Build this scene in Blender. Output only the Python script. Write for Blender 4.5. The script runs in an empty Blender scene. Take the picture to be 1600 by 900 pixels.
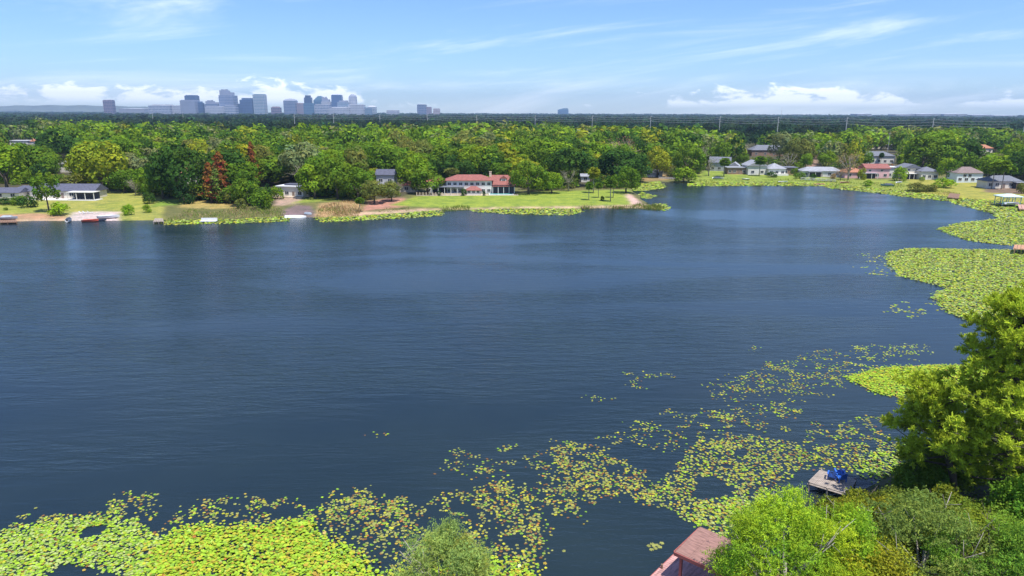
import bpy, math, random
import numpy as np
from mathutils import Vector, Matrix

scene = bpy.context.scene
COL = scene.collection
R = math.radians
rng = np.random.default_rng(11)
random.seed(11)

# ------------------------------------------------------------------ camera
CAM_H = 33.0
F = 1080.0                     # focal length in pixels of a 1600 x 900 frame
PITCH, ROLL = R(14.3), R(0.22)
fwd = Vector((0, math.cos(PITCH), -math.sin(PITCH)))
rgt0, up0 = Vector((1, 0, 0)), Vector((0, math.sin(PITCH), math.cos(PITCH)))
rgt = rgt0 * math.cos(ROLL) + up0 * math.sin(ROLL)
upv = up0 * math.cos(ROLL) - rgt0 * math.sin(ROLL)
cam_data = bpy.data.cameras.new('camera')
cam_data.sensor_width = 36.0
cam_data.lens = 36.0 * F / 1600.0
cam_data.clip_start = 0.5
cam_data.clip_end = 40000
cam = bpy.data.objects.new('camera', cam_data)
COL.objects.link(cam)
cam.matrix_world = Matrix(((rgt.x, upv.x, -fwd.x, 0), (rgt.y, upv.y, -fwd.y, 0),
                           (rgt.z, upv.z, -fwd.z, CAM_H), (0, 0, 0, 1)))
scene.camera = cam

# ------------------------------------------------------------------ sky, sun, exposure
SUN_EL, SUN_AZ = R(68), R(142)
world = bpy.data.worlds.new('World')
scene.world = world
world.use_nodes = True
wn, wl = world.node_tree.nodes, world.node_tree.links
wn.clear()

def wnode(t, **kw):
    n = wn.new(t)
    for k, v in kw.items():
        setattr(n, k, v)
    return n

def wmath(op, a, b=None, c=None, clamp=False):
    n = wn.new('ShaderNodeMath')
    n.operation = op
    n.use_clamp = clamp
    for i, v in enumerate((a, b, c)):
        if v is None:
            continue
        if isinstance(v, (int, float)):
            n.inputs[i].default_value = v
        else:
            wl.new(v, n.inputs[i])
    return n.outputs[0]

sky = wnode('ShaderNodeTexSky', sky_type='NISHITA', sun_disc=False, sun_elevation=SUN_EL,
            sun_rotation=SUN_AZ, altitude=0.0, air_density=1.0, dust_density=0.15, ozone_density=2.6)
tc = wnode('ShaderNodeTexCoord')
sep = wnode('ShaderNodeSeparateXYZ')
wl.new(tc.outputs['Generated'], sep.inputs[0])
az = wmath('ARCTAN2', sep.outputs[0], sep.outputs[1])          # radians, 0 = straight ahead
el = wmath('ARCSINE', sep.outputs[2])
def cloud_noise(ax, ay, rot, scale, detail, rough, dist, seed):
    cb = wnode('ShaderNodeCombineXYZ')
    wl.new(wmath('MULTIPLY', wmath('ADD', az, wmath('MULTIPLY', el, rot)), ax), cb.inputs[0])
    wl.new(wmath('MULTIPLY', wmath('ADD', el, wmath('MULTIPLY', az, -0.12 * (rot != 0))), ay), cb.inputs[1])
    cb.inputs[2].default_value = seed
    n = wnode('ShaderNodeTexNoise')
    n.inputs['Scale'].default_value = scale
    n.inputs['Detail'].default_value = detail
    n.inputs['Roughness'].default_value = rough
    n.inputs['Distortion'].default_value = dist
    wl.new(cb.outputs[0], n.inputs['Vector'])
    return n.outputs['Fac']
def smooth(v, a, b):
    n = wnode('ShaderNodeMapRange', interpolation_type='SMOOTHSTEP')
    n.inputs['From Min'].default_value = a
    n.inputs['From Max'].default_value = b
    wl.new(v, n.inputs['Value'])
    return n.outputs[0]
# thin high cirrus, drawn out and slightly slanted
cir = smooth(cloud_noise(1.6, 17.0, 0.9, 1.0, 7, 0.62, 0.8, 3.4), 0.47, 0.86)
cir = wmath('MULTIPLY', cir, 0.62)
# low banks of fair-weather cumulus along the horizon: base height 0.6 deg, tops 1.5 to 3.5 deg
top = cloud_noise(7.0, 0.0, 0, 1.0, 3, 0.55, 0.0, 8.13)
ramp = wnode('ShaderNodeValToRGB')
wl.new(wmath('ADD', wmath('MULTIPLY', az, 0.5 / math.pi), 0.5), ramp.inputs[0])
cr = ramp.color_ramp
def azp(px):
    return 0.5 + math.atan((px - 800) / F) / (2 * math.pi)
stops = [(0.0, .55), (0.3, .55), (azp(0), .42), (azp(60), .40), (azp(120), .58), (azp(230), .56), (azp(330), .5), (azp(430), .86),
         (azp(540), .66), (azp(620), .12), (azp(940), .05), (azp(1040), .42), (azp(1180), .62), (azp(1340), .66),
         (azp(1400), .40), (azp(1560), .48), (0.75, .55), (1.0, .55)]
cr.elements[0].position = stops[0][0]
cr.elements[1].position = stops[-1][0]
for i, (p_, v_) in enumerate(stops):
    e = cr.elements[0] if i == 0 else (cr.elements[len(cr.elements) - 1] if i == len(stops) - 1 else cr.elements.new(p_))
    e.color = (v_, v_, v_, 1)
htop = wmath('MULTIPLY', wmath('MULTIPLY_ADD', top, 0.7, 0.55), wmath('MULTIPLY', ramp.outputs[0], R(3.4)))
puff = cloud_noise(26.0, 62.0, 0, 1.0, 5, 0.6, 0.3, 1.7)
edge = wmath('SUBTRACT', htop, wmath('ADD', el, wmath('MULTIPLY', wmath('SUBTRACT', puff, 0.46), R(6.0))))
cum = wmath('MULTIPLY', smooth(edge, R(-0.25), R(0.75)), smooth(el, R(0.1), R(1.1)))
cum = wmath('MULTIPLY', cum, 0.8)
cloud = wmath('MAXIMUM', cir, cum, clamp=True)
mix = wnode('ShaderNodeMix', data_type='RGBA')
wl.new(cloud, mix.inputs[0])
hs = wnode('ShaderNodeMix', data_type='RGBA', blend_type='MULTIPLY')      # a clear, slightly bluer air than the standard one
hs.inputs[0].default_value = 1.0
hs.inputs[7].default_value = (0.70, 0.90, 1.28, 1)
wl.new(sky.outputs[0], hs.inputs[6])
wl.new(hs.outputs[2], mix.inputs[6])
mix.inputs[7].default_value = (12.6, 12.7, 13.0, 1)
bg = wnode('ShaderNodeBackground')
bg.inputs['Strength'].default_value = 0.094
wl.new(mix.outputs[2], bg.inputs['Color'])
wo = wnode('ShaderNodeOutputWorld')
wl.new(bg.outputs[0], wo.inputs['Surface'])

sun_d = bpy.data.lights.new('sun', 'SUN')
sun_d.energy = 4.6
sun_d.angle = R(0.53)
sun_d.color = (1.0, 0.955, 0.88)
sun = bpy.data.objects.new('sun', sun_d)
COL.objects.link(sun)
sun_vec = Vector((math.sin(SUN_AZ) * math.cos(SUN_EL), math.cos(SUN_AZ) * math.cos(SUN_EL), math.sin(SUN_EL)))
sun.rotation_euler = sun_vec.to_track_quat('Z', 'Y').to_euler()
sun.location = (60, -30, 90)

scene.view_settings.view_transform = 'Standard'
scene.view_settings.look = 'None'
scene.view_settings.gamma = 1.0
scene.view_settings.exposure = 0.58
scene.view_settings.use_curve_mapping = False
scene.render.engine = 'CYCLES'
scene.cycles.use_denoising = True
scene.cycles.max_bounces = 6
scene.cycles.diffuse_bounces = 2
scene.cycles.glossy_bounces = 2
scene.cycles.transmission_bounces = 3
scene.cycles.transparent_max_bounces = 4
scene.cycles.volume_bounces = 0
scene.cycles.sample_clamp_indirect = 6.0

# ------------------------------------------------------------------ picture plane <-> place
def ray(px, py):
    return fwd + rgt * ((px - 800) / F) + upv * ((450 - py) / F)
def P(px, py, z=0.0):
    d = ray(px, py)
    t = (z - CAM_H) / d.z
    return Vector((d.x * t, d.y * t, z))
def at_depth(px, py, Y):
    d = ray(px, py)
    t = Y / d.y
    return Vector((d.x * t, Y, CAM_H + d.z * t))
def project(p):
    v = Vector(p) - Vector((0, 0, CAM_H))
    w = v.dot(fwd)
    return 800 + F * v.dot(rgt) / w, 450 - F * v.dot(upv) / w
def m_per_px(p):
    return (Vector(p) - Vector((0, 0, CAM_H))).dot(fwd) / F

# ------------------------------------------------------------------ terrain: the lake outline
LAKE_PX = [(-420, 357), (-250, 352), (0, 346.5), (60, 345), (105, 345), (190, 344.5), (250, 344), (300, 343), (370, 342),
           (440, 339), (487, 339.5), (560, 338), (620, 333), (690, 328.5), (800, 326), (900, 325.5), (985, 325), (1028, 326.5),
           (1040, 323), (1012, 319), (1003, 312), (997, 305), (988, 298), (985, 291), (1000, 285), (1030, 283), (1060, 286),
           (1085, 286.5), (1100, 285), (1150, 284), (1200, 284), (1280, 286), (1310, 288), (1350, 292), (1400, 297), (1450, 303),
           (1500, 309), (1550, 313.5), (1600, 318), (1660, 326), (1710, 345), (1740, 400), (1740, 480), (1690, 560), (1600, 640),
           (1500, 690), (1420, 725), (1370, 760), (1310, 800), (1250, 845), (1180, 905), (1080, 990), (900, 1010), (500, 1010), (0, 1040), (-420, 1060)]
LAKE = np.array([P(*q).to_2d() for q in LAKE_PX])

def inside(poly, X, Y):
    X, Y = np.asarray(X, float), np.asarray(Y, float)
    r = np.zeros(X.shape, bool)
    n = len(poly)
    for i in range(n):
        x1, y1 = poly[i]
        x2, y2 = poly[(i + 1) % n]
        if y1 == y2:
            continue
        c = ((y1 > Y) != (y2 > Y)) & (X < (x2 - x1) * (Y - y1) / (y2 - y1) + x1)
        r ^= c
    return r
def sdist(poly, X, Y):
    X, Y = np.asarray(X, float), np.asarray(Y, float)
    d2 = np.full(X.shape, 1e18)
    n = len(poly)
    for i in range(n):
        ax, ay = poly[i]
        bx, by = poly[(i + 1) % n]
        ex, ey = bx - ax, by - ay
        t = np.clip(((X - ax) * ex + (Y - ay) * ey) / (ex * ex + ey * ey + 1e-12), 0, 1)
        d2 = np.minimum(d2, (X - ax - t * ex) ** 2 + (Y - ay - t * ey) ** 2)
    d = np.sqrt(d2)
    return np.where(inside(poly, X, Y), -d, d)
def wob(X, Y, s, seed=0.0):
    """cheap smooth value in -1..1"""
    a = np.sin(X / s * 1.7 + 1.3 + seed) * np.cos(Y / s * 1.3 - 0.7 + seed * 2)
    b = np.sin((X * 0.6 + Y * 0.8) / s * 2.9 + seed * 3) * 0.6
    c = np.cos((X * 0.8 - Y * 0.6) / s * 4.7 + 2.1 + seed) * 0.35
    return (a + b + c) / 1.95
def height(X, Y):
    X, Y = np.asarray(X, float), np.asarray(Y, float)
    d = sdist(LAKE, X, Y) + 0.8 * wob(X, Y, 9.0, 2.0)
    land = 0.45 * (1 - np.exp(-np.maximum(d, 0) / 1.3)) + 0.013 * np.minimum(np.maximum(d, 0), 220) + 0.08 * wob(X, Y, 14.0) * np.clip(d / 6, 0, 1)
    return np.where(d < 0, np.maximum(-2.0, 0.22 * d), land)
def H(x, y):
    return float(height(np.array([x]), np.array([y]))[0])
def G(px, py, lift=0.0):
    z = 1.0
    for _ in range(5):
        p = P(px, py, z)
        z = H(p.x, p.y)
    return Vector((p.x, p.y, z + lift))
def poly_px(pts, z=0.0):
    return np.array([P(x, y, z).to_2d() for x, y in pts])

# ------------------------------------------------------------------ mesh helpers
def set_props(o, label=None, cat=None, group=None, kind=None):
    if label: o['label'] = label
    if cat: o['category'] = cat
    if group: o['group'] = group
    if kind: o['kind'] = kind
    return o
def np_mesh(name, V, Fc, mat=None, col=None, smooth=False):
    V = np.asarray(V, np.float32)
    Fc = np.asarray(Fc, np.int32)
    m, k = Fc.shape
    me = bpy.data.meshes.new(name)
    me.vertices.add(len(V))
    me.vertices.foreach_set('co', V.ravel())
    me.loops.add(m * k)
    me.loops.foreach_set('vertex_index', Fc.ravel())
    me.polygons.add(m)
    me.polygons.foreach_set('loop_start', np.arange(0, m * k, k, dtype=np.int32))
    if smooth:
        me.polygons.foreach_set('use_smooth', np.ones(m, bool))
    if col is not None:
        c = np.ones((len(V), 4), np.float32)
        c[:, :3] = col
        at = me.color_attributes.new('Col', 'FLOAT_COLOR', 'POINT')
        at.data.foreach_set('color', c.ravel())
    me.update(calc_edges=True)
    me.validate()
    if mat: me.materials.append(mat)
    return me
def link(name, data, parent=None, loc=None, rz=0.0):
    o = bpy.data.objects.new(name, data)
    COL.objects.link(o)
    if parent: o.parent = parent
    if loc is not None: o.location = loc
    o.rotation_euler = (0, 0, rz)
    return o
def empty(name, loc, rz=0.0, label=None, cat=None, group=None):
    o = link(name, None, None, loc, rz)
    o.empty_display_size = 0.5
    return set_props(o, label, cat, group)
class MB:
    """collects boxes, prisms and tubes into one mesh"""
    def __init__(s):
        s.v, s.f = [], []
    def add(s, verts, faces):
        b = len(s.v)
        s.v += [tuple(v) for v in verts]
        s.f += [tuple(i + b for i in f) for f in faces]
        return s
    def box(s, x0, x1, y0, y1, z0, z1):
        return s.add([(x0, y0, z0), (x1, y0, z0), (x1, y1, z0), (x0, y1, z0), (x0, y0, z1), (x1, y0, z1), (x1, y1, z1), (x0, y1, z1)],
                     [(3, 2, 1, 0), (4, 5, 6, 7), (0, 1, 5, 4), (1, 2, 6, 5), (2, 3, 7, 6), (3, 0, 4, 7)])
    def prism(s, ring, z0, z1, top=None):
        n = len(ring)
        top = top or ring
        v = [(x, y, z0) for x, y in ring] + [(x, y, z1) for x, y in top]
        f = [tuple(range(n - 1, -1, -1)), tuple(range(n, 2 * n))] + [(i, (i + 1) % n, n + (i + 1) % n, n + i) for i in range(n)]
        return s.add(v, f)
    def tube(s, pts, rad, n=6):
        pts = [Vector(p) for p in pts]
        if isinstance(rad, (int, float)): rad = [rad] * len(pts)
        v = []
        for i, p in enumerate(pts):
            d = (pts[min(i + 1, len(pts) - 1)] - pts[max(i - 1, 0)]).normalized()
            a = d.cross(Vector((0, 0, 1)) if abs(d.z) < 0.9 else Vector((1, 0, 0))).normalized()
            b = d.cross(a)
            v += [p + (a * math.cos(2 * math.pi * k / n) + b * math.sin(2 * math.pi * k / n)) * rad[i] for k in range(n)]
        f = [(i * n + k, i * n + (k + 1) % n, (i + 1) * n + (k + 1) % n, (i + 1) * n + k) for i in range(len(pts) - 1) for k in range(n)]
        f += [tuple(range(n - 1, -1, -1)), tuple(range((len(pts) - 1) * n, len(pts) * n))]
        return s.add(v, f)
    def mesh(s, name, mat, smooth=False):
        me = bpy.data.meshes.new(name)
        me.from_pydata(s.v, [], s.f)
        me.materials.append(mat)
        if smooth:
            me.polygons.foreach_set('use_smooth', np.ones(len(me.polygons), bool))
        me.update()
        return me
    def build(s, name, mat, parent=None, loc=None, rz=0.0, smooth=False):
        return link(name, s.mesh(name, mat, smooth), parent, loc, rz)

# ------------------------------------------------------------------ materials
def new_mat(name):
    m = bpy.data.materials.new(name)
    m.use_nodes = True
    nt = m.node_tree
    nt.nodes.clear()
    out = nt.nodes.new('ShaderNodeOutputMaterial')
    return m, nt.nodes, nt.links, out
def mat_plain(name, col, rough=0.75, var=0.18, scale=2.0, bump=0.0, metal=0.0, stretch=(1, 1, 1)):
    m, N, L, out = new_mat(name)
    b = N.new('ShaderNodeBsdfPrincipled')
    b.inputs['Roughness'].default_value = rough
    b.inputs['Metallic'].default_value = metal
    t = N.new('ShaderNodeTexCoord')
    mp = N.new('ShaderNodeMapping')
    mp.inputs['Scale'].default_value = stretch
    L.new(t.outputs['Object'], mp.inputs[0])
    n = N.new('ShaderNodeTexNoise')
    n.inputs['Scale'].default_value = scale
    n.inputs['Detail'].default_value = 6
    L.new(mp.outputs[0], n.inputs['Vector'])
    r = N.new('ShaderNodeValToRGB')
    r.color_ramp.elements[0].position = 0.3
    r.color_ramp.elements[1].position = 0.7
    r.color_ramp.elements[0].color = tuple(c * (1 - var) for c in col) + (1,)
    r.color_ramp.elements[1].color = tuple(min(1, c * (1 + var)) for c in col) + (1,)
    L.new(n.outputs['Fac'], r.inputs[0])
    L.new(r.outputs[0], b.inputs['Base Color'])
    if bump:
        bp = N.new('ShaderNodeBump')
        bp.inputs['Strength'].default_value = bump
        bp.inputs['Distance'].default_value = 0.05
        L.new(n.outputs['Fac'], bp.inputs['Height'])
        L.new(bp.outputs[0], b.inputs['Normal'])
    L.new(b.outputs[0], out.inputs['Surface'])
    return m
def mat_leaf(name, trans=0.35, gloss=0.0):
    """colour = leaf colour in the mesh x the colour of the single plant"""
    m, N, L, out = new_mat(name)
    a = N.new('ShaderNodeAttribute'); a.attribute_name = 'Col'
    oi = N.new('ShaderNodeObjectInfo')
    mx = N.new('ShaderNodeMix'); mx.data_type = 'RGBA'; mx.blend_type = 'MULTIPLY'
    mx.inputs[0].default_value = 1.0
    L.new(a.outputs['Color'], mx.inputs[6]); L.new(oi.outputs['Color'], mx.inputs[7])
    d = N.new('ShaderNodeBsdfDiffuse'); t = N.new('ShaderNodeBsdfTranslucent')
    L.new(mx.outputs[2], d.inputs['Color']); L.new(mx.outputs[2], t.inputs['Color'])
    ms = N.new('ShaderNodeMixShader'); ms.inputs[0].default_value = trans
    L.new(d.outputs[0], ms.inputs[1]); L.new(t.outputs[0], ms.inputs[2])
    last = ms
    if gloss:
        g = N.new('ShaderNodeBsdfGlossy'); g.inputs['Roughness'].default_value = 0.35
        g.inputs['Color'].default_value = (1, 1, 1, 1)
        m2 = N.new('ShaderNodeMixShader'); m2.inputs[0].default_value = gloss
        L.new(ms.outputs[0], m2.inputs[1]); L.new(g.outputs[0], m2.inputs[2])
        last = m2
    L.new(last.outputs[0], out.inputs['Surface'])
    return m
LEAF = mat_leaf('foliage')
PAD = mat_leaf('lily_leaf', 0.12, 0.03)
BARK = mat_plain('bark', (0.10, 0.08, 0.06), 0.9, 0.35, 3.0, 0.5)
PALE_BARK = mat_plain('pale_bark', (0.30, 0.27, 0.23), 0.9, 0.3, 3.0, 0.4)

# ground: zone colours in the mesh, grain and mottling from noise
GROUND, N, L, out = new_mat('soil_and_grass')
b = N.new('ShaderNodeBsdfPrincipled'); b.inputs['Roughness'].default_value = 0.95
a = N.new('ShaderNodeAttribute'); a.attribute_name = 'Col'
t = N.new('ShaderNodeTexCoord')
n1 = N.new('ShaderNodeTexNoise'); n1.inputs['Scale'].default_value = 0.22; n1.inputs['Detail'].default_value = 8; n1.inputs['Roughness'].default_value = 0.65
n2 = N.new('ShaderNodeTexNoise'); n2.inputs['Scale'].default_value = 1.7; n2.inputs['Detail'].default_value = 5
for n in (n1, n2): L.new(t.outputs['Object'], n.inputs['Vector'])
r1 = N.new('ShaderNodeValToRGB')
r1.color_ramp.elements[0].position = 0.32; r1.color_ramp.elements[1].position = 0.70
r1.color_ramp.elements[0].color = (0.58, 0.66, 0.60, 1); r1.color_ramp.elements[1].color = (1.42, 1.18, 1.35, 1)
r2 = N.new('ShaderNodeValToRGB')
r2.color_ramp.elements[0].position = 0.3; r2.color_ramp.elements[1].position = 0.72
r2.color_ramp.elements[0].color = (0.72, 0.72, 0.7, 1); r2.color_ramp.elements[1].color = (1.22, 1.2, 1.2, 1)
L.new(n1.outputs['Fac'], r1.inputs[0]); L.new(n2.outputs['Fac'], r2.inputs[0])
ma = N.new('ShaderNodeMix'); ma.data_type = 'RGBA'; ma.blend_type = 'MULTIPLY'; ma.inputs[0].default_value = 1
mb_ = N.new('ShaderNodeMix'); mb_.data_type = 'RGBA'; mb_.blend_type = 'MULTIPLY'; mb_.inputs[0].default_value = 1
L.new(a.outputs['Color'], ma.inputs[6]); L.new(r1.outputs[0], ma.inputs[7])
L.new(ma.outputs[2], mb_.inputs[6]); L.new(r2.outputs[0], mb_.inputs[7])
L.new(mb_.outputs[2], b.inputs['Base Color'])
bp = N.new('ShaderNodeBump'); bp.inputs['Strength'].default_value = 0.5; bp.inputs['Distance'].default_value = 0.12
L.new(n2.outputs['Fac'], bp.inputs['Height']); L.new(bp.outputs[0], b.inputs['Normal'])
L.new(b.outputs[0], out.inputs['Surface'])

# lake water: dark tannin water under a wind-rippled, reflecting surface
WATER, N, L, out = new_mat('lake_water')
b = N.new('ShaderNodeBsdfPrincipled')
b.inputs['IOR'].default_value = 1.333
b.inputs['Roughness'].default_value = 0.17
t = N.new('ShaderNodeTexCoord')
def wtex(scale, rotz, sx, sy, detail=3, rough=0.5, dist=0.0):
    mp = N.new('ShaderNodeMapping')
    mp.inputs['Rotation'].default_value = (0, 0, rotz)
    mp.inputs['Scale'].default_value = (sx, sy, 1)
    L.new(t.outputs['Object'], mp.inputs[0])
    n = N.new('ShaderNodeTexNoise')
    n.inputs['Scale'].default_value = scale
    n.inputs['Detail'].default_value = detail
    n.inputs['Roughness'].default_value = rough
    n.inputs['Distortion'].default_value = dist
    L.new(mp.outputs[0], n.inputs['Vector'])
    return n.outputs['Fac']
def nmath(op, a_, b_):
    n = N.new('ShaderNodeMath'); n.operation = op
    for i, v in enumerate((a_, b_)):
        if isinstance(v, (int, float)): n.inputs[i].default_value = v
        else: L.new(v, n.inputs[i])
    return n.outputs[0]
w1 = wtex(1.0, R(-20), 0.16, 0.80, 3, 0.55, 0.4)
w2 = wtex(1.0, R(-28), 0.55, 2.2, 3, 0.6, 0.2)
w3 = wtex(1.0, R(15), 3.0, 5.0, 2, 0.6)
hsum = nmath('ADD', nmath('MULTIPLY', w1, 1.0), nmath('ADD', nmath('MULTIPLY', w2, 0.42), nmath('MULTIPLY', w3, 0.10)))
wind = wtex(0.012, 0.3, 0.7, 2.6, 4, 0.6, 0.6)
mr = N.new('ShaderNodeMapRange'); mr.inputs['From Min'].default_value = 0.40; mr.inputs['From Max'].default_value = 0.58
mr.inputs['To Min'].default_value = 0.10; mr.inputs['To Max'].default_value = 1.0
L.new(wind, mr.inputs['Value'])
bp = N.new('ShaderNodeBump'); bp.inputs['Distance'].default_value = 0.20
L.new(mr.outputs[0], bp.inputs['Strength']); L.new(hsum, bp.inputs['Height'])
L.new(bp.outputs[0], b.inputs['Normal'])
murk = wtex(0.03, 0.0, 1, 1, 4, 0.6)
rw = N.new('ShaderNodeValToRGB')
rw.color_ramp.elements[0].position = 0.35; rw.color_ramp.elements[1].position = 0.7
rw.color_ramp.elements[0].color = (0.011, 0.022, 0.029, 1); rw.color_ramp.elements[1].color = (0.017, 0.030, 0.034, 1)
L.new(murk, rw.inputs[0]); L.new(rw.outputs[0], b.inputs['Base Color'])
L.new(b.outputs[0], out.inputs['Surface'])

# ------------------------------------------------------------------ ground sheet
ang = np.radians(np.concatenate([np.linspace(-90, -44, 16)[:-1], np.linspace(-44, 44, 500), np.linspace(44, 90, 16)[1:]]))
rad = np.concatenate([[0.5], np.geomspace(6, 205, 70)[:-1], np.linspace(205, 470, 150)[:-1], np.geomspace(470, 9000, 46)])
AA, RR = np.meshgrid(ang, rad)
GX, GY = RR * np.sin(AA), RR * np.cos(AA)
GZ = height(GX, GY)
gcol = np.zeros(GX.shape + (3,))
gcol[:] = (0.115, 0.125, 0.030)
FOREST_PX = [(-200, 296), (0, 296), (140, 296), (200, 300), (250, 308), (330, 316), (420, 322), (470, 306), (560, 312), (620, 310), (640, 303),
             (690, 286), (800, 288), (830, 300), (900, 293), (985, 292), (1000, 282), (1060, 279), (1085, 272), (1110, 268),
             (1240, 268), (1330, 266), (1470, 272), (1500, 272), (1600, 280), (1800, 288)]
fx = np.array([q[0] for q in FOREST_PX], float)
fy = np.array([q[1] for q in FOREST_PX], float)
def np_project(X, Y, Z):
    VX, VY, VZ = X, Y, Z - CAM_H
    w = VX * fwd.x + VY * fwd.y + VZ * fwd.z
    w = np.where(w < 1, 1, w)
    return 800 + F * (VX * rgt.x + VY * rgt.y + VZ * rgt.z) / w, 450 - F * (VX * upv.x + VY * upv.y + VZ * upv.z) / w
GPX, GPY = np_project(GX, GY, GZ)
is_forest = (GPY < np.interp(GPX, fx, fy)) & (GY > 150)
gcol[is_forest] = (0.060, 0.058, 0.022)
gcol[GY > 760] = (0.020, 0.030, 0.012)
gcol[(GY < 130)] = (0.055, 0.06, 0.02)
ZONES = [  # the real colours of lawns, bare soil, sand and paths
    ([(-60, 347), (255, 346), (255, 302), (130, 300), (-60, 310)], (0.25, 0.275, 0.045)),
    ([(-60, 332), (70, 333), (70, 316), (-60, 312)], (0.22, 0.27, 0.03)),
    ([(135, 325), (240, 330), (255, 312), (200, 312)], (0.24, 0.28, 0.035)),
    ([(238, 322), (285, 320), (283, 311), (250, 312)], (0.15, 0.26, 0.02)),
    ([(-60, 348), (100, 346), (105, 337), (60, 333), (-60, 338)], (0.34, 0.22, 0.11)),
    ([(0, 349), (104, 347), (104, 342.5), (0, 343.5)], (0.50, 0.38, 0.24)),
    ([(104, 349), (186, 349), (187, 331), (150, 330.5), (112, 332)], (0.46, 0.41, 0.36)),
    ([(280, 325), (380, 327), (385, 311), (285, 313)], (0.31, 0.26, 0.07)),
    ([(440, 342), (492, 342), (488, 322), (462, 320), (440, 330)], (0.16, 0.12, 0.11)),
    ([(430, 322), (470, 318), (470, 303), (430, 305)], (0.34, 0.26, 0.18)),
    ([(455, 318), (560, 311), (562, 306), (480, 309)], (0.20, 0.27, 0.03)),
    ([(490, 341), (562, 339), (566, 313), (500, 318)], (0.36, 0.26, 0.11)),
    ([(566, 330), (640, 322), (630, 308), (575, 314)], (0.38, 0.20, 0.13)),
    ([(610, 321), (650, 307), (700, 305), (800, 303), (850, 299), (985, 296), (990, 320), (900, 322), (700, 325)], (0.20, 0.285, 0.022)),
    ([(548, 333), (640, 327.5), (760, 324.5), (900, 322.5), (985, 320.5), (1008, 319), (1000, 325), (900, 326.5), (700, 329), (640, 332), (548, 337)], (0.50, 0.37, 0.24)),
    ([(976, 304), (985, 303), (1006, 320), (988, 321)], (0.52, 0.38, 0.30)),
    ([(985, 296), (990, 283), (1045, 281), (1045, 272), (985, 278)], (0.26, 0.19, 0.07)),
    ([(1082, 288), (1290, 289), (1290, 274), (1240, 270), (1100, 266), (1082, 276)], (0.19, 0.27, 0.025)),
    ([(1140, 272), (1200, 273), (1195, 264), (1140, 262)], (0.34, 0.25, 0.11)),
    ([(1290, 292), (1420, 304), (1420, 282), (1290, 278)], (0.21, 0.27, 0.03)),
    ([(1420, 304), (1500, 312), (1640, 325), (1640, 292), (1500, 282), (1420, 280)], (0.27, 0.28, 0.035)),
    ([(1262, 262), (1277, 262), (1276, 218), (1267, 218)], (0.30, 0.20, 0.14)),
    ([(1535, 300), (1640, 306), (1640, 288), (1540, 290)], (0.17, 0.12, 0.07)),
]
for zp, zc in ZONES:
    gcol[inside(np.array(zp, float), GPX, GPY) & (GY > 150)] = zc
# soft edges between the zones
for _ in range(2):
    g2 = gcol.copy()
    g2[1:-1, 1:-1] = (gcol[1:-1, 1:-1] * 2 + gcol[:-2, 1:-1] + gcol[2:, 1:-1] + gcol[1:-1, :-2] + gcol[1:-1, 2:]) / 6
    gcol = g2
nr, nc = GX.shape
idx = np.arange(nr * nc).reshape(nr, nc)
quads = np.stack([idx[:-1, :-1], idx[:-1, 1:], idx[1:, 1:], idx[1:, :-1]], -1).reshape(-1, 4)[:, ::-1]
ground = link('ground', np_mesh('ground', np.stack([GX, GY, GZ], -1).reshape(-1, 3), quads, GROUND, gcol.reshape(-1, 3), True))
set_props(ground, 'grassy and sandy ground around the lake', 'ground', kind='structure')

# water sheet: the lake outline grown a little so that it runs in under the banks
lc = LAKE.mean(0)
seg = []
for i in range(len(LAKE)):
    p, q, o_ = LAKE[i], LAKE[(i + 1) % len(LAKE)], LAKE[i - 1]
    tdir = q - o_
    nrm = np.array([tdir[1], -tdir[0]]) / np.linalg.norm(tdir)
    c = p + nrm * 4
    if inside(LAKE, c[0:1], c[1:2])[0]: c = p - nrm * 4
    seg.append((c[0], c[1], 0.0))
import bmesh
bm = bmesh.new()
fce = bm.faces.new([bm.verts.new(v) for v in seg])
if fce.normal.z < 0: fce.normal_flip()
bmesh.ops.triangulate(bm, faces=bm.faces[:])
bm.normal_update()
for f_ in bm.faces:
    if f_.normal.z < 0: f_.normal_flip()
me = bpy.data.meshes.new('lake_water')
bm.to_mesh(me); bm.free()
me.materials.append(WATER)
lake = link('lake_water', me)
set_props(lake, 'dark blue rippled lake water', 'lake', kind='structure')

# ================================================================== vegetation
TINT = {k_: tuple(c_ * m_ for c_, m_ in zip(v_, (1.2, 1.18, .95))) for k_, v_ in {'bright': (0.165, 0.265, 0.022), 'mid': (0.105, 0.185, 0.020), 'dark': (0.045, 0.098, 0.020), 'yellow': (0.235, 0.270, 0.026),
        'olive': (0.150, 0.170, 0.045), 'grey': (0.175, 0.205, 0.095), 'rust': (0.250, 0.105, 0.038), 'tan': (0.340, 0.225, 0.120),
        'lime': (0.200, 0.330, 0.022), 'deep': (0.030, 0.072, 0.022), 'pink': (0.36, 0.21, 0.17), 'silver': (0.32, 0.29, 0.24)}.items()}
def unit(v):
    return v / (np.linalg.norm(v, axis=-1, keepdims=True) + 1e-9)
def leaf_quads(C, Nn, size, g, aspect=0.6):
    """one diamond-shaped leaf spray per centre"""
    n = len(C)
    T = unit(np.cross(Nn, g.normal(size=(n, 3))))
    B = unit(np.cross(Nn, T))
    s = np.asarray(size).reshape(-1, 1) * np.ones((n, 1))
    V = np.stack([C + T * s, C + B * s * aspect, C - T * s, C - B * s * aspect], 1).reshape(-1, 3)
    return V, np.arange(4 * n).reshape(n, 4)
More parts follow.
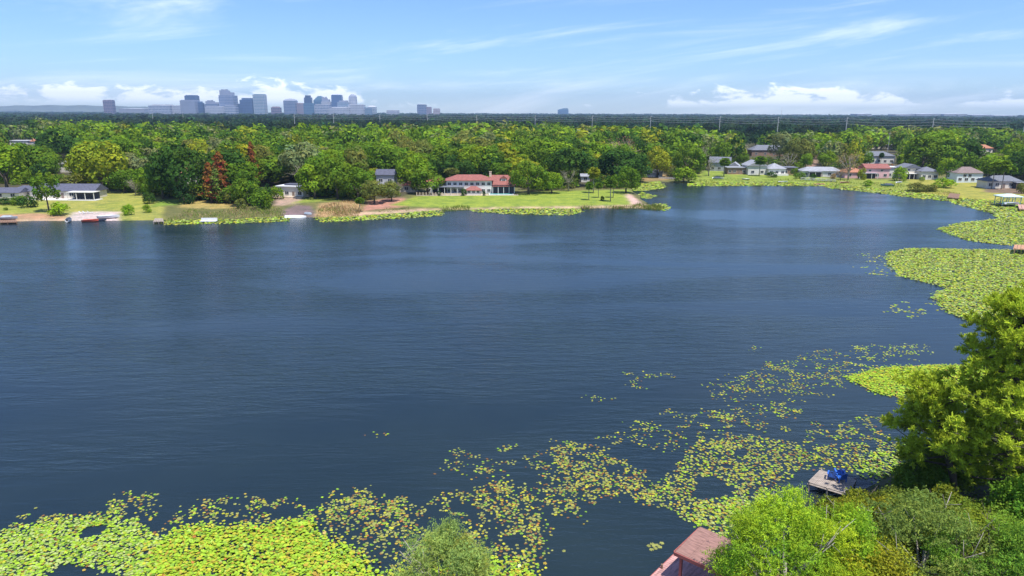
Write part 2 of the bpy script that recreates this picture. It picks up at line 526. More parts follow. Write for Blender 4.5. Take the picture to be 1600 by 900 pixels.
def lobed_crown(g, n_leaf, R_, Zc, Rz, n_lobe, lobe=(0.26, 0.44), size=(0.45, 0.8), low=-0.35, jit=0.34, spread=0.70):
    """leaf sprays on many overlapping lobes: uneven outline with gaps between the lobes"""
    d = []
    while len(d) < n_lobe:
        v = g.normal(size=3); v /= np.linalg.norm(v)
        if v[2] > low and (not d or min(np.linalg.norm(v - u) for u in d) > 1.5 / math.sqrt(n_lobe)):
            d.append(v)
        elif g.random() < 0.05:
            d.append(np.array([v[0], v[1], abs(v[2])]))
    d = np.array(d)
    lr = g.uniform(*lobe, n_lobe)
    lc_ = d * (spread * g.uniform(0.82, 1.12, (n_lobe, 1)))
    k = g.choice(n_lobe, n_leaf, p=lr ** 2 / (lr ** 2).sum())
    u = unit(g.normal(size=(n_leaf, 3)) + 0.35 * d[k] + np.array([0, 0, 0.25]))
    C = lc_[k] + u * (lr[k] * g.uniform(0.72, 1.08, n_leaf))[:, None]
    Nn = unit(u + jit * g.normal(size=(n_leaf, 3)))
    C = C * np.array([R_, R_, Rz]) + np.array([0, 0, Zc])
    V, Fq = leaf_quads(C, Nn, g.uniform(*size, n_leaf), g)
    shade = (g.uniform(0.80, 1.20, n_lobe)[k] * g.uniform(0.82, 1.18, n_leaf))[:, None]
    hue = g.normal(0, 0.06, (n_leaf, 1)) + g.normal(0, 0.07, n_lobe)[k][:, None]
    col = np.clip(shade * np.concatenate([1 + hue, np.ones_like(hue), 1 - hue], 1), 0.2, 2.0)
    return V, Fq, np.repeat(col, 4, 0)
def trunk_mesh(g, name, H_, Rt, limbs, mat, R_, z0):
    m = MB()
    bend = g.normal(0, 0.25, 2)
    m.tube([(0, 0, -0.4), (bend[0] * .3, bend[1] * .3, H_ * .3), (bend[0], bend[1], H_ * .62)], [Rt * 1.25, Rt, Rt * .7], 7)
    for i in range(limbs):
        a = 2 * math.pi * (i + g.random() * .6) / limbs
        r = R_ * g.uniform(.5, .8)
        zt = z0 + g.uniform(-.1, .3) * H_ * .5
        zb = H_ * g.uniform(.28, .5)
        m.tube([(bend[0] * .4, bend[1] * .4, zb), (math.cos(a) * r * .5, math.sin(a) * r * .5, (zb + zt) * .52), (math.cos(a) * r, math.sin(a) * r, zt)],
               [Rt * .55, Rt * .38, Rt * .12], 5)
    return m.mesh(name, mat, True)
TEMPL = {}
def add_templ(kind, crown, trunk):
    TEMPL.setdefault(kind, []).append((crown, trunk))
OAK_RAW = []
for i in range(6):
    g = np.random.default_rng(100 + i)
    V, Fq, c = lobed_crown(g, 2300, 6.4, 7.1, 6.0, 24 + 2 * i, size=(0.30, 0.62), low=-0.7, jit=0.2)
    OAK_RAW.append((V, Fq, c))
    add_templ('oak', np_mesh('oak_crown', V, Fq, LEAF, c), trunk_mesh(g, 'oak_trunk', 8.5, 0.36, 5, BARK, 5, 7.5))
for i in range(2):      # upright, looser tree
    g = np.random.default_rng(120 + i)
    V, Fq, c = lobed_crown(g, 1300, 4.2, 7.6, 5.6, 20, lobe=(0.22, 0.36), size=(0.26, 0.5), low=-0.8)
    add_templ('upright', np_mesh('tree_crown', V, Fq, LEAF, c), trunk_mesh(g, 'tree_trunk', 8.5, 0.22, 4, BARK, 3, 7.5))
for i in range(3):      # round shrub reaching the ground
    g = np.random.default_rng(130 + i)
    V, Fq, c = lobed_crown(g, 900, 6.0, 5.2, 7.6, 18, lobe=(0.3, 0.5), size=(0.5, 0.9), low=-0.6)
    add_templ('shrub', np_mesh('shrub_crown', V, Fq, LEAF, c), trunk_mesh(g, 'shrub_stem', 7, 0.3, 4, BARK, 4, 6))
for i in range(2):      # narrow spire
    g = np.random.default_rng(140 + i)
    n = 1100
    z = g.uniform(0, 1, n) ** 0.8
    a_ = g.uniform(0, 2 * math.pi, n)
    tier = 0.72 + 0.28 * np.sin(z * 40 + a_ * 2)
    r = (1 - z) ** 0.6 * 2.6 * tier * g.uniform(0.3, 1.15, n) * (1 + .35 * np.sin(a_ * 3 + z * 9)) + 0.12
    C = np.stack([r * np.cos(a_), r * np.sin(a_), 1.6 + z * 11.4], 1)
    V, Fq = leaf_quads(C, unit(np.stack([np.cos(a_), np.sin(a_), 0.4 + 0 * a_], 1) + .6 * g.normal(size=(n, 3))), g.uniform(.22, .5, n), g)
    c = np.repeat(np.clip(g.uniform(.6, 1.35, (n, 1)) * np.concatenate([np.ones((n, 1)), 1 + g.normal(0.05, .35, (n, 1)), np.ones((n, 1))], 1), .2, 2), 4, 0)
    m = MB(); m.tube([(0, 0, -.4), (0, 0, 6), (0, 0, 12.6)], [.3, .2, .04], 6)
    add_templ('spire', np_mesh('spire_crown', V, Fq, LEAF, c), m.mesh('spire_trunk', BARK, True))
for i in range(2):      # nearly leafless tree: many pale limbs and thin twig sprays
    g = np.random.default_rng(150 + i)
    m = MB()
    m.tube([(0, 0, -.4), (.1, 0, 3), (0, .1, 6)], [.42, .34, .22], 6)
    tips = []
    for k in range(13):
        a_ = 2.4 * k + g.random()
        r, zt = g.uniform(2, 5.2), g.uniform(7, 13)
        p2 = (math.cos(a_) * r, math.sin(a_) * r, zt)
        m.tube([(0, 0, g.uniform(2.2, 5.5)), (p2[0] * .5, p2[1] * .5, zt * .7), p2], [.2, .13, .04], 4)
        for q in range(5):
            t_ = Vector(p2) + Vector(g.normal(0, 1.1, 3))
            m.tube([(p2[0] * .75, p2[1] * .75, zt * .86), t_], [.07, .02], 3)
            tips.append(t_)
    T_ = np.array(tips)
    n = 620
    C = T_[g.integers(0, len(T_), n)] + g.normal(0, .75, (n, 3))
    V, Fq = leaf_quads(C, unit(g.normal(size=(n, 3))), g.uniform(.2, .42, n), g, .35)
    add_templ('bare', np_mesh('twig_crown', V, Fq, LEAF, np.repeat(g.uniform(.6, 1.3, (n, 1)) * np.ones((1, 3)), 4, 0)), m.mesh('bare_trunk', PALE_BARK, True))
for i in range(2):      # cabbage palm: ball of arching fan fronds on a slim trunk
    g = np.random.default_rng(160 + i)
    V, c = [], []
    for k in range(52):
        a_, e_ = g.uniform(0, 6.283), g.uniform(-1.15, 1.3)
        d = np.array([math.cos(a_) * math.cos(e_), math.sin(a_) * math.cos(e_), math.sin(e_)])
        side = unit(np.cross(d, [0, 0, 1.0]))
        hub = np.array([0, 0, 9.6]) + d * g.uniform(.9, 1.3)
        for b_ in np.linspace(-1.1, 1.1, 7):
            dd = d * math.cos(b_) + side * math.sin(b_)
            tip = hub + dd * 2.0 + np.array([0, 0, -.45 - .2 * abs(b_)])
            w = unit(np.cross(dd, g.normal(size=3))) * .46
            mid = hub + dd * 1.0
            V += [hub, mid + w, tip, mid - w]
            c += [g.uniform(.65, 1.3)] * 4
    V = np.array(V); n = len(V) // 4
    m = MB(); m.tube([(0, 0, -.4), (.15, .1, 4), (0, 0, 9.7)], [.24, .19, .17], 7)
    add_templ('palm', np_mesh('palm_fronds', V, np.arange(4 * n).reshape(n, 4), LEAF, np.array(c)[:, None] * np.ones((1, 3))), m.mesh('palm_trunk', PALE_BARK, True))
T_SIZE = {'oak': (12.6, 13.0), 'upright': (8.4, 13.0), 'shrub': (12.2, 12.6), 'spire': (5.2, 13.0), 'bare': (10.5, 13.4), 'palm': (6.4, 12.2)}
CROWN_NAME = {'palm': 'fronds'}
tree_count = {}
def tree(kind, loc, w, h, tint, label, cat='tree', group=None, name=None, rz=None, jitter=True):
    i = tree_count.get(kind, 0); tree_count[kind] = i + 1
    cr_, tr_ = TEMPL[kind][i % len(TEMPL[kind])]
    tw, th = T_SIZE[kind]
    root = empty(name or {'oak': 'oak_tree', 'upright': 'slender_tree', 'shrub': 'shrub', 'spire': 'cypress_tree', 'bare': 'bare_tree', 'palm': 'palm_tree'}[kind],
                 loc, random.uniform(0, 6.28) if rz is None else rz, label, cat, group)
    root.scale = (w / tw, w / tw, h / th)
    if kind == 'palm':
        k = (w / tw + h / th) / 2
        root.scale = (k, k, h / th)
    t_ = link('trunk' if kind != 'shrub' else 'stem', tr_, root)
    c_ = link(CROWN_NAME.get(kind, 'crown'), cr_, root)
    k = random.uniform(.88, 1.12) if jitter else 1
    col = TINT[tint]
    c_.color = (col[0] * k * random.uniform(.94, 1.06), col[1] * k, col[2] * k, 1)
    return root

# ---- trees one can name, placed where they stand: (px, py of the foot, width px, py of the top, kind, tint, label)
FEATURE = [
 (12, 300, 78, 226, 'oak', 'bright', 'tall bright green tree at left edge behind the grey-roofed ranch house'),
 (77, 331, 44, 262, 'upright', 'mid', 'slender green tree with bare lower trunk on lakeside lawn before the ranch house'),
 (93, 336, 31, 316, 'shrub', 'lime', 'round lime green bush beside the sandy beach'),
 (45, 324, 27, 306, 'shrub', 'dark', 'dark clipped round bush on lawn before ranch house'),
 (30, 320, 26, 306, 'shrub', 'mid', 'green hedge bush left of the dark clipped bush'),
 (8, 319, 34, 309, 'shrub', 'dark', 'low dark hedge at left edge of the lawn'),
 (9, 328.5, 7, 324, 'shrub', 'mid', 'tiny lone shrub on lawn at left edge'),
 (200, 336, 20, 320, 'shrub', 'lime', 'leafy bright shrub on the bank right of the sandy beach'),
 (230, 332, 14, 319, 'shrub', 'bright', 'small round bush on the dry lawn near the tiny dock'),
 (233, 318, 18, 300, 'shrub', 'dark', 'dark bush at wood edge behind the dry lawn'),
 (160, 300, 84, 219, 'oak', 'yellow', 'broad yellow-green oak right of the ranch house porch'),
 (196, 301, 42, 262, 'oak', 'mid', 'lower oak leaning out beside the broad yellow-green oak'),
 (228, 305, 34, 262, 'upright', 'bright', 'small bright green tree before the big dark oak'),
 (212, 306, 22, 280, 'bare', 'silver', 'small grey leafless tree at edge of dry lawn'),
 (118, 290, 46, 272, 'shrub', 'olive', 'wide olive hedge tree behind the white porch'),
 (62, 290, 30, 258, 'oak', 'deep', 'dark tree behind the ranch house ridge'),
 (283, 314, 82, 222, 'oak', 'dark', 'big dark green oak at left of the rusty cypresses'),
 (255, 311, 44, 240, 'oak', 'dark', 'dark oak leaning left of the big dark oak'),
 (288, 318, 32, 285, 'shrub', 'deep', 'blackish green thicket under the big dark oak'),
 (331, 317, 30, 254, 'spire', 'rust', 'shorter rust-brown cypress on the dry lawn'),
 (348, 316, 40, 238, 'spire', 'rust', 'tall rust-brown cypress on the dry lawn'),
 (340, 318, 28, 262, 'spire', 'olive', 'green and brown cypress squeezed between the rusty ones'),
 (397, 296, 24, 222, 'spire', 'rust', 'narrow rust-red spire standing up out of the green woods'),
 (358, 317, 25, 292, 'oak', 'mid', 'small round tree right of the rusty cypresses'),
 (385, 322, 44, 278, 'oak', 'mid', 'green oak left of the white flat-roofed house'),
 (408, 327, 34, 298, 'shrub', 'mid', 'bushy tree on the bank before the white flat-roofed house'),
 (434, 311, 22, 292, 'shrub', 'bright', 'leafy bush hiding the front of white flat-roofed house'),
 (377, 326, 20, 310, 'shrub', 'olive', 'scruffy olive bush above the tan reeds'),
 (366, 300, 40, 258, 'bare', 'grey', 'grey lichen-covered tree behind the rusty cypresses'),
 (478, 296, 40, 256, 'bare', 'grey', 'grey mossy tree behind the white flat-roofed house'),
 (492, 310, 54, 254, 'oak', 'bright', 'bright oak just right of the white flat-roofed house'),
 (528, 311, 60, 244, 'oak', 'mid', 'large green oak in the middle of the clump above the ramp'),
 (560, 313, 50, 262, 'oak', 'mid', 'dark-based oak at right end of the clump above the ramp'),
 (585, 318, 42, 281, 'oak', 'olive', 'olive magnolia in front of the grey two-storey house'),
 (612, 314, 32, 284, 'oak', 'olive', 'smaller olive magnolia near the stone garden wall'),
 (563, 331, 24, 308, 'palm', 'mid', 'low palm on the bank among tan reeds'),
 (583, 282, 24, 262, 'oak', 'yellow', 'yellow-green tree by the grey two-storey house'),
 (668, 303, 58, 262, 'oak', 'mid', 'green oak shading the left end of the villa terrace'),
 (645, 299, 52, 238, 'oak', 'bright', 'tall bright oak left of the red-roofed villa'),
 (706, 287, 44, 262, 'palm', 'olive', 'shaggy palm against the left wing of the villa'),
 (752, 301, 17, 282, 'palm', 'mid', 'short bushy palm before the white front of the villa'),
 (725, 306, 9, 294, 'shrub', 'dark', 'small dark bush at the corner of the villa pavilion'),
 (756.5, 306, 5, 298, 'shrub', 'deep', 'little dark bush left of the pool'),
 (686, 306, 7, 297, 'shrub', 'deep', 'dark bush left of the villa pavilion'),
 (826, 303, 58, 252, 'oak', 'mid', 'wide green oak at right end of the villa'),
 (862, 302, 34, 268, 'oak', 'bright', 'small bright oak right of the wide oak on the lawn'),
 (888, 299, 30, 266, 'bare', 'olive', 'brownish thin-leaved tree at back of the lawn'),
 (920, 313, 17, 283, 'palm', 'mid', 'leftmost cabbage palm on the villa lawn'),
 (927, 302, 24, 260, 'palm', 'yellow', 'tallest yellow-tipped palm on the villa lawn'),
 (935, 309, 17, 284, 'palm', 'mid', 'middle cabbage palm on the villa lawn'),
 (954, 315, 24, 276, 'palm', 'mid', 'front cabbage palm near the end of the villa lawn'),
 (958, 309, 18, 280, 'palm', 'olive', 'cabbage palm just behind the front palm on the lawn'),
 (941, 314, 6, 306, 'shrub', 'dark', 'small dark cone bush between the palms on the lawn'),
 (978, 302, 44, 262, 'oak', 'mid', 'round oak at the right end of villa lawn'),
 (893, 291, 78, 230, 'oak', 'dark', 'huge dark oak behind the lawn palms'),
 (990, 284, 56, 236, 'oak', 'dark', 'dark oak above the little cove'),
 (1000, 281, 20, 268, 'palm', 'olive', 'small palm over the brown bank of the cove'),
 (971, 272, 36, 216, 'bare', 'pink', 'pinkish leafless crown rising from the woods'),
 (1027, 277, 42, 230, 'oak', 'yellow', 'sunlit yellow-green oak by the cove shed'),
 (1046, 277, 14, 258, 'bare', 'rust', 'thin brown tree beside the cove shed'),
 (1075, 276, 50, 224, 'oak', 'mid', 'big green oak at left of the right-hand bay'),
 (1068, 284, 36, 261, 'shrub', 'bright', 'bright bushy thicket at the water in the cove'),
 (1094, 268, 22, 229, 'bare', 'silver', 'pale leafless tree left of the grey gabled house'),
 (1107, 275, 26, 248, 'bare', 'olive', 'brown half-bare tree before the grey gabled house'),
 (1131, 276, 27, 246, 'palm', 'mid', 'bushy palm before the grey gabled house'),
 (1186, 275, 28, 243, 'palm', 'mid', 'bushy palm before the wide grey house with two gables'),
 (1122, 252, 30, 224, 'oak', 'yellow', 'yellow-green tree behind the grey gabled house'),
 (1155, 246, 34, 222, 'bare', 'grey', 'grey thin tree behind the wide grey house'),
 (1218, 250, 36, 208, 'oak', 'grey', 'tall grey-green oak behind the wide grey house'),
 (1244, 262, 40, 215, 'oak', 'olive', 'olive oak at right end of the wide grey house'),
 (1258, 264, 20, 238, 'oak', 'bright', 'small bright tree left of the brown track'),
 (1292, 262, 30, 236, 'oak', 'bright', 'round bright tree right of the brown track'),
 (1325, 281, 34, 240, 'bare', 'tan', 'tan half-bare tree between white ranch and pink house'),
 (1313, 281, 20, 262, 'bare', 'tan', 'low tan bush tree beside the white ranch house'),
 (1346, 281, 13, 262, 'shrub', 'yellow', 'small yellow shrub before the orange roof'),
 (1350, 262, 26, 236, 'oak', 'mid', 'dense green tree behind the orange roof'),
 (1376, 256, 9, 238, 'palm', 'dark', 'dark palm between the grey roofs behind pink house'),
 (1391, 275, 11, 257, 'shrub', 'rust', 'dark red-leaved shrub at right end of the pink house'),
 (1406, 283, 22, 261, 'shrub', 'lime', 'round bright tree between pink house and pale two-storey house'),
 (1478, 281, 32, 246, 'oak', 'bright', 'bright tree right of the pale bungalow'),
 (1474, 293, 32, 278, 'shrub', 'lime', 'broad lime bush on the marshy bank'),
 (1440, 268, 60, 214, 'oak', 'mid', 'oak behind the pale two-storey house'),
 (1458, 258, 66, 203, 'oak', 'bright', 'tall bright oak behind the pale bungalow'),
 (1495, 266, 62, 216, 'oak', 'dark', 'dark oak behind the blue-white house'),
 (1427, 256, 26, 232, 'oak', 'dark', 'dark tree at left behind the pale two-storey house'),
 (1527, 284, 9, 271, 'shrub', 'dark', 'blue-green shrub against the blue-white house'),
 (1541, 293, 22, 254, 'palm', 'mid', 'leftmost palm of the lakeside palm clump at right'),
 (1549, 295, 22, 250, 'palm', 'bright', 'second palm from left in lakeside palm clump at right'),
 (1556, 291, 22, 256, 'palm', 'mid', 'third palm from left in lakeside palm clump at right'),
 (1564, 296, 22, 248, 'palm', 'bright', 'fourth palm from left in lakeside palm clump at right'),
 (1577, 290, 20, 258, 'palm', 'mid', 'rightmost palm of the lakeside palm clump at right'),
 (1560, 268, 46, 236, 'oak', 'bright', 'bright oak behind the lakeside palm clump at right'),
 (1596, 282, 56, 236, 'oak', 'dark', 'dark oak at right edge over the dark porch'),
 (1596, 302, 16, 286, 'shrub', 'olive', 'brown-green bush behind the teal boathouse'),
 (1356, 290, 14, 281, 'shrub', 'bright', 'low green bush on the bank below the pink house'),
 (1241, 274, 13, 262, 'shrub', 'mid', 'garden bush at right end of the wide grey house'),
 (1152, 268, 10, 260, 'shrub', 'dark', 'dark garden bush before the brown wing of wide grey house'),
 (1206, 277, 16, 268, 'shrub', 'dark', 'dark hedge below the terrace of the wide grey house'),
 (1250, 279, 18, 269, 'shrub', 'mid', 'green hedge left of the white ranch house'),
 (1301, 281, 9, 271, 'shrub', 'tan', 'brown shrub against the white ranch house'),
 (1270, 280, 10, 271, 'shrub', 'dark', 'dark shrub before the porch of the white ranch'),
 (1440, 283, 8, 276, 'shrub', 'bright', 'small shrub between two-storey house and bungalow'),
 (1490, 283, 26, 252, 'oak', 'mid', 'green tree left of the blue-white house'),
 (1508, 262, 36, 228, 'oak', 'mid', 'green oak right behind the blue-white house roof'),
 (1560, 289, 16, 276, 'shrub', 'dark', 'dark bushes among the lakeside palm trunks'),
 (1412, 262, 24, 240, 'oak', 'bright', 'bright tree behind the narrow white wall'),
 (1232, 268, 30, 238, 'bare', 'olive', 'half-bare olive tree by the right wing of wide grey house'),
 (1160, 258, 22, 238, 'oak', 'mid', 'green tree above the brown wing of wide grey house'),
 (240, 308, 30, 278, 'oak', 'mid', 'small oak left of the big dark oak trunk'),
 (1432, 298, 30, 285, 'shrub', 'olive', 'brownish marsh shrub below the pale two-storey house'),
 (1452, 299, 24, 288, 'shrub', 'olive', 'brownish marsh shrub below the pale bungalow'),
]
placed = []
for (px, py, wpx, top, kind, tint, label) in FEATURE:
    p = G(px, py)
    s = m_per_px(p)
    ht = at_depth(px, top, p.y).z - p.z
    tree(kind, p, wpx * s, max(ht, .6), tint, label, 'bush' if kind == 'shrub' else ('palm' if kind == 'palm' else 'tree'),
         'palms along the far shore' if kind == 'palm' else ('bushes on the far shore' if kind == 'shrub' else 'trees on the far shore'), jitter=False)
    placed.append((p.x, p.y, wpx * s * .5))

# ---- the houses' sight lines: (px0, py0, px1, py1, metres away)
HOUSE_BOX = [(0, 288, 142, 316, 292), (93, 256, 112, 270, 400), (14, 212, 62, 226, 640), (268, 266, 302, 280, 330), (428, 284, 470, 312, 285),
             (588, 267, 616, 296, 315), (630, 285, 652, 300, 305), (650, 264, 800, 308, 300), (866, 260, 884, 278, 330), (908, 270, 922, 284, 330),
             (1012, 264, 1040, 278, 375), (1108, 238, 1142, 266, 400), (1140, 232, 1240, 278, 400), (1252, 260, 1314, 280, 372), (1330, 254, 1392, 282, 366),
             (1352, 237, 1398, 256, 460), (1364, 222, 1394, 232, 560), (1388, 256, 1416, 280, 372), (1414, 256, 1466, 282, 362), (1498, 260, 1540, 288, 345),
             (1545, 272, 1602, 300, 330), (1525, 226, 1554, 238, 540), (1426, 213, 1446, 224, 650), (1262, 216, 1278, 262, 430), (1168, 214, 1178, 232, 640), (1194, 222, 1214, 240, 520)]
# ---- the rest of the wood on the far shore, on a jittered grid
cand = []
step = 9.6
yv = 245.0
while yv < 900:
    half = yv * 0.80 + 30
    sx = step * (1 + (yv - 245) / 1300)
    nx = int(2 * half / sx)
    for i in range(nx):
        X = -half + i * sx + random.uniform(-.42, .42) * sx
        Y = yv + random.uniform(-.42, .42) * sx
        cand.append((X, Y))
    yv += sx
cx = np.array(cand)
cz = height(cx[:, 0], cx[:, 1])
cpx, cpy = np_project(cx[:, 0], cx[:, 1], cz)
keep = (cpy < np.interp(cpx, fx, fy) - 1.0) & (cz > .3)
cx, cz, cpx, cpy = cx[keep], cz[keep], cpx[keep], cpy[keep]
order = np.argsort(cx[:, 1])
woods = []
REG = [(-400, 60, 'at left edge'), (60, 150, 'behind the ranch house'), (150, 250, 'behind the yellow-green oak'), (250, 330, 'behind the big dark oak'),
       (330, 430, 'behind the rusty cypresses'), (430, 500, 'behind the white flat-roofed house'), (500, 580, 'above the ramp clump'),
       (580, 650, 'behind the grey two-storey house'), (650, 730, 'behind the villa left wing'), (730, 810, 'behind the villa right wing'), (810, 880, 'behind the wide lawn oak'),
       (880, 960, 'behind the lawn palms'), (960, 1040, 'behind the cove'), (1040, 1110, 'left of the grey gabled house'), (1110, 1250, 'behind the wide grey house'),
       (1250, 1330, 'behind the white ranch'), (1330, 1410, 'behind the pink house'), (1410, 1500, 'behind the pale houses'), (1500, 1570, 'behind the blue-white house'), (1570, 2100, 'at right edge')]
for j in order:
    X, Y, z = cx[j, 0], cx[j, 1], cz[j]
    if any((X - a_) ** 2 + (Y - b_) ** 2 < (max(r_, 3) * .8) ** 2 for a_, b_, r_ in placed if abs(Y - b_) < 20):
        continue
    px, py = cpx[j], cpy[j]
    if px < -90 or px > 1700:
        continue
    right = px > 1085
    if right and Y < 520 and random.random() < 0.10:
        continue
    w = random.uniform(11.0, 21.0) * (0.8 if right and Y < 480 else 1) * (1 + (Y - 250) / 1800)
    h = random.uniform(9.5, 16.0) * (0.88 if right else 1.0)
    big_ = float(wob(np.array(X), np.array(Y), 60.0, 4.0))
    h *= (1 + .22 * big_) * (1.22 if Y > 400 else 1.1)
    w *= 1 + .15 * big_
    if Y > 690 + 170 * float(wob(np.array(X), np.array(Y * .2), 110.0, 6.0)): continue
    s = Y / F * 1.02
    tx0, tx1, ty0 = px - w / s * .5, px + w / s * .5, py - h / s
    if any(tx1 > a0 + 2 and tx0 < a1 - 2 and py > b0 - 2 and ty0 < b1 - 3 and Y < D_ + 14 for a0, b0, a1, b1, D_ in HOUSE_BOX):
        continue
    zone = wob(np.array([X]), np.array([Y]), 46.0, 1.0)[0]
    roll = random.random() + zone * .16
    tint = 'dark' if roll < .20 else 'mid' if roll < .55 else 'bright' if roll < .78 else 'yellow' if roll < .84 else 'grey' if roll < .93 else 'olive'
    woods.append((X, Y, z, w, h, tint, px))
N_SINGLE = 205
WORDS = {'dark': 'dark green', 'mid': 'green', 'bright': 'bright green', 'yellow': 'yellow-green', 'grey': 'grey-green', 'olive': 'olive'}
ORD = ['first', 'second', 'third', 'fourth', 'fifth', 'sixth', 'seventh', 'eighth', 'ninth', 'tenth', 'eleventh', 'twelfth', 'thirteenth', 'fourteenth', 'fifteenth']
singles, rest = woods[:N_SINGLE], woods[N_SINGLE:]
keys = {}
for t_ in singles:
    reg = next((r_[2] for r_ in REG if r_[0] <= t_[6] < r_[1]), 'at right edge')
    keys.setdefault((t_[5], reg), []).append(t_)
for (tint, reg), ts in keys.items():
    ts.sort(key=lambda q: q[6])
    for k, (X, Y, z, w, h, tn, px) in enumerate(ts):
        if len(ts) == 1: lab = 'lone %s oak crown in the wood %s' % (WORDS[tint], reg)
        elif k == 0: lab = 'leftmost %s oak crown in the wood %s' % (WORDS[tint], reg)
        elif k == len(ts) - 1: lab = 'rightmost %s oak crown in the wood %s' % (WORDS[tint], reg)
        else: lab = '%s %s oak crown from left in the wood %s' % (ORD[k], WORDS[tint], reg)
        tree('oak', (X, Y, z - .05), w, h, tint, lab, 'tree', 'oaks of the lakeside wood')

def scatter_crowns(items, n_keep, grow, seed):
    """joins thinned oak crowns into one canopy mesh; items: x, y, z, width, height, colour"""
    g = np.random.default_rng(seed)
    Vs, Cs = [], []
    for (X, Y, z, w, h, col) in items:
        V, Fq, c = OAK_RAW[g.integers(0, len(OAK_RAW))]
        pick = g.choice(len(Fq), n_keep, replace=False)
        q = V.reshape(-1, 4, 3)[pick]
        ctr = q.mean(1, keepdims=True)
        q = ctr + (q - ctr) * grow
        a_ = g.uniform(0, 6.283)
        ca, sa = math.cos(a_), math.sin(a_)
        x_, y_ = q[..., 0] * ca - q[..., 1] * sa, q[..., 0] * sa + q[..., 1] * ca
        q = np.stack([x_ * (w / 12.6) + X, y_ * (w / 12.6) + Y, q[..., 2] * (h / 13.0) + z], -1)
        Vs.append(q.reshape(-1, 3))
        Cs.append(c.reshape(-1, 4, 3)[pick].reshape(-1, 3) * np.array(col) * g.uniform(.85, 1.15))
    V = np.concatenate(Vs)
    return V, np.arange(len(V)).reshape(-1, 4), np.concatenate(Cs)
near_rest = [(X, Y, z, w, h, TINT[t_]) for X, Y, z, w, h, t_, _ in rest if Y < 470]
far_rest = [(X, Y, z, w, h, TINT[t_]) for X, Y, z, w, h, t_, _ in rest if Y >= 470]
g = np.random.default_rng(21)
for _ in range(2600):      # understorey along the wood's edge and between the trunks
    px = g.uniform(-60, 1660)
    py = np.interp(px, fx, fy) - 1.5 - abs(g.normal(0, 9))
    p = P(px, py, 1.5)
    w = g.uniform(3, 6.5)
    s_ = p.y / F
    if any(px + w / s_ * .5 > a0 and px - w / s_ * .5 < a1 and py > b0 and py - 4 / s_ < b1 and p.y < D_ + 8 for a0, b0, a1, b1, D_ in HOUSE_BOX): continue
    if p.y > 460 or (px > 1085 and g.random() < .6): continue
    near_rest.append((p.x, p.y, .8, w, g.uniform(2.0, 5.5), TINT[['dark', 'mid', 'deep', 'mid', 'olive', 'bright'][g.integers(0, 6)]]))
V1 = scatter_crowns([t_ for t_ in near_rest if t_[3] > 7], 370, 1.7, 5)
V3 = scatter_crowns([t_ for t_ in near_rest if t_[3] <= 7], 90, 2.6, 15)
V1 = (np.concatenate([V1[0], V3[0]]), None, np.concatenate([V1[2], V3[2]]))
V2 = scatter_crowns(far_rest, 145, 2.5, 6)
wd = link('lakeside_wood', np_mesh('lakeside_wood', np.concatenate([V1[0], V2[0]]), np.arange(len(V1[0]) + len(V2[0])).reshape(-1, 4), LEAF, np.concatenate([V1[2], V2[2]])))
set_props(wd, 'mass of bright green oak crowns beyond the lakeside trees', 'wood', kind='stuff')

# ---- the woods out to the horizon, cloud shade put into their darker leaf colour
items = []
yv = 640.0
g = np.random.default_rng(77)
while yv < 8600:
    k = 1 + max(0, (yv - 900)) / 1900
    half = yv * 0.80 + 40
    sp = 10.5 * k
    for i in range(int(2 * half / sp)):
        X = -half + (i + g.uniform(-.4, .4)) * sp
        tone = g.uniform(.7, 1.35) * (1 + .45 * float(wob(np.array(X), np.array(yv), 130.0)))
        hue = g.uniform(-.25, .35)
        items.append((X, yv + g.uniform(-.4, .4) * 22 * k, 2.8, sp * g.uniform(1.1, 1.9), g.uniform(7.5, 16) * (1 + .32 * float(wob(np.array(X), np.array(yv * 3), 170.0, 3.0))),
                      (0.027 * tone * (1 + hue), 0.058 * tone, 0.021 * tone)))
    yv += 29 * k * k
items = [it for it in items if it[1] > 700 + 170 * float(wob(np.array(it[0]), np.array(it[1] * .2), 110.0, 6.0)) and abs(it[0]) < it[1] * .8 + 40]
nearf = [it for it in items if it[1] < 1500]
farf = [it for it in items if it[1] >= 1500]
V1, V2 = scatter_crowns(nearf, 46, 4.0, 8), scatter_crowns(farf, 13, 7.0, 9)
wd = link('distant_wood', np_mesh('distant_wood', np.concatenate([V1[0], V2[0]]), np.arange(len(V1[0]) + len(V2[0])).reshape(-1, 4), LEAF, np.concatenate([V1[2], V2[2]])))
set_props(wd, 'woods reaching to the horizon, cloud shade in their dark blue-green colour', 'wood', kind='stuff')
print('TREES', len(FEATURE), len(singles), len(rest), 'far crowns', len(nearf), len(farf))

# ================================================================== lily pads
PADC = {'green': (0.17, 0.30, 0.035), 'bright': (0.30, 0.47, 0.030), 'yellow': (0.42, 0.42, 0.035), 'gold': (0.38, 0.27, 0.04),
        'olive': (0.27, 0.28, 0.075), 'brown': (0.20, 0.10, 0.035), 'orange': (0.42, 0.17, 0.04), 'pale': (0.36, 0.44, 0.13)}
MIX = {'dense_bright': (('bright', 6), ('yellow', 3.4), ('green', 1.2), ('gold', .6), ('orange', .08)),
       'dense_green': (('bright', 4), ('pale', 3), ('green', 2), ('yellow', 1), ('gold', .25), ('brown', .12)),
       'belt': (('olive', 6), ('yellow', 2), ('gold', .9), ('brown', 1.8), ('green', 2), ('orange', .2)),
       'belt_green': (('olive', 6), ('bright', 1.5), ('yellow', 1.6), ('green', 2), ('gold', .7), ('brown', 1.2)),
       'far': (('olive', 3), ('bright', 3), ('pale', 3), ('yellow', 2.5), ('green', 1))}
pads = []   # x, y, z, radius, spin, tilt, tilt direction, colour name
gl = np.random.default_rng(31)
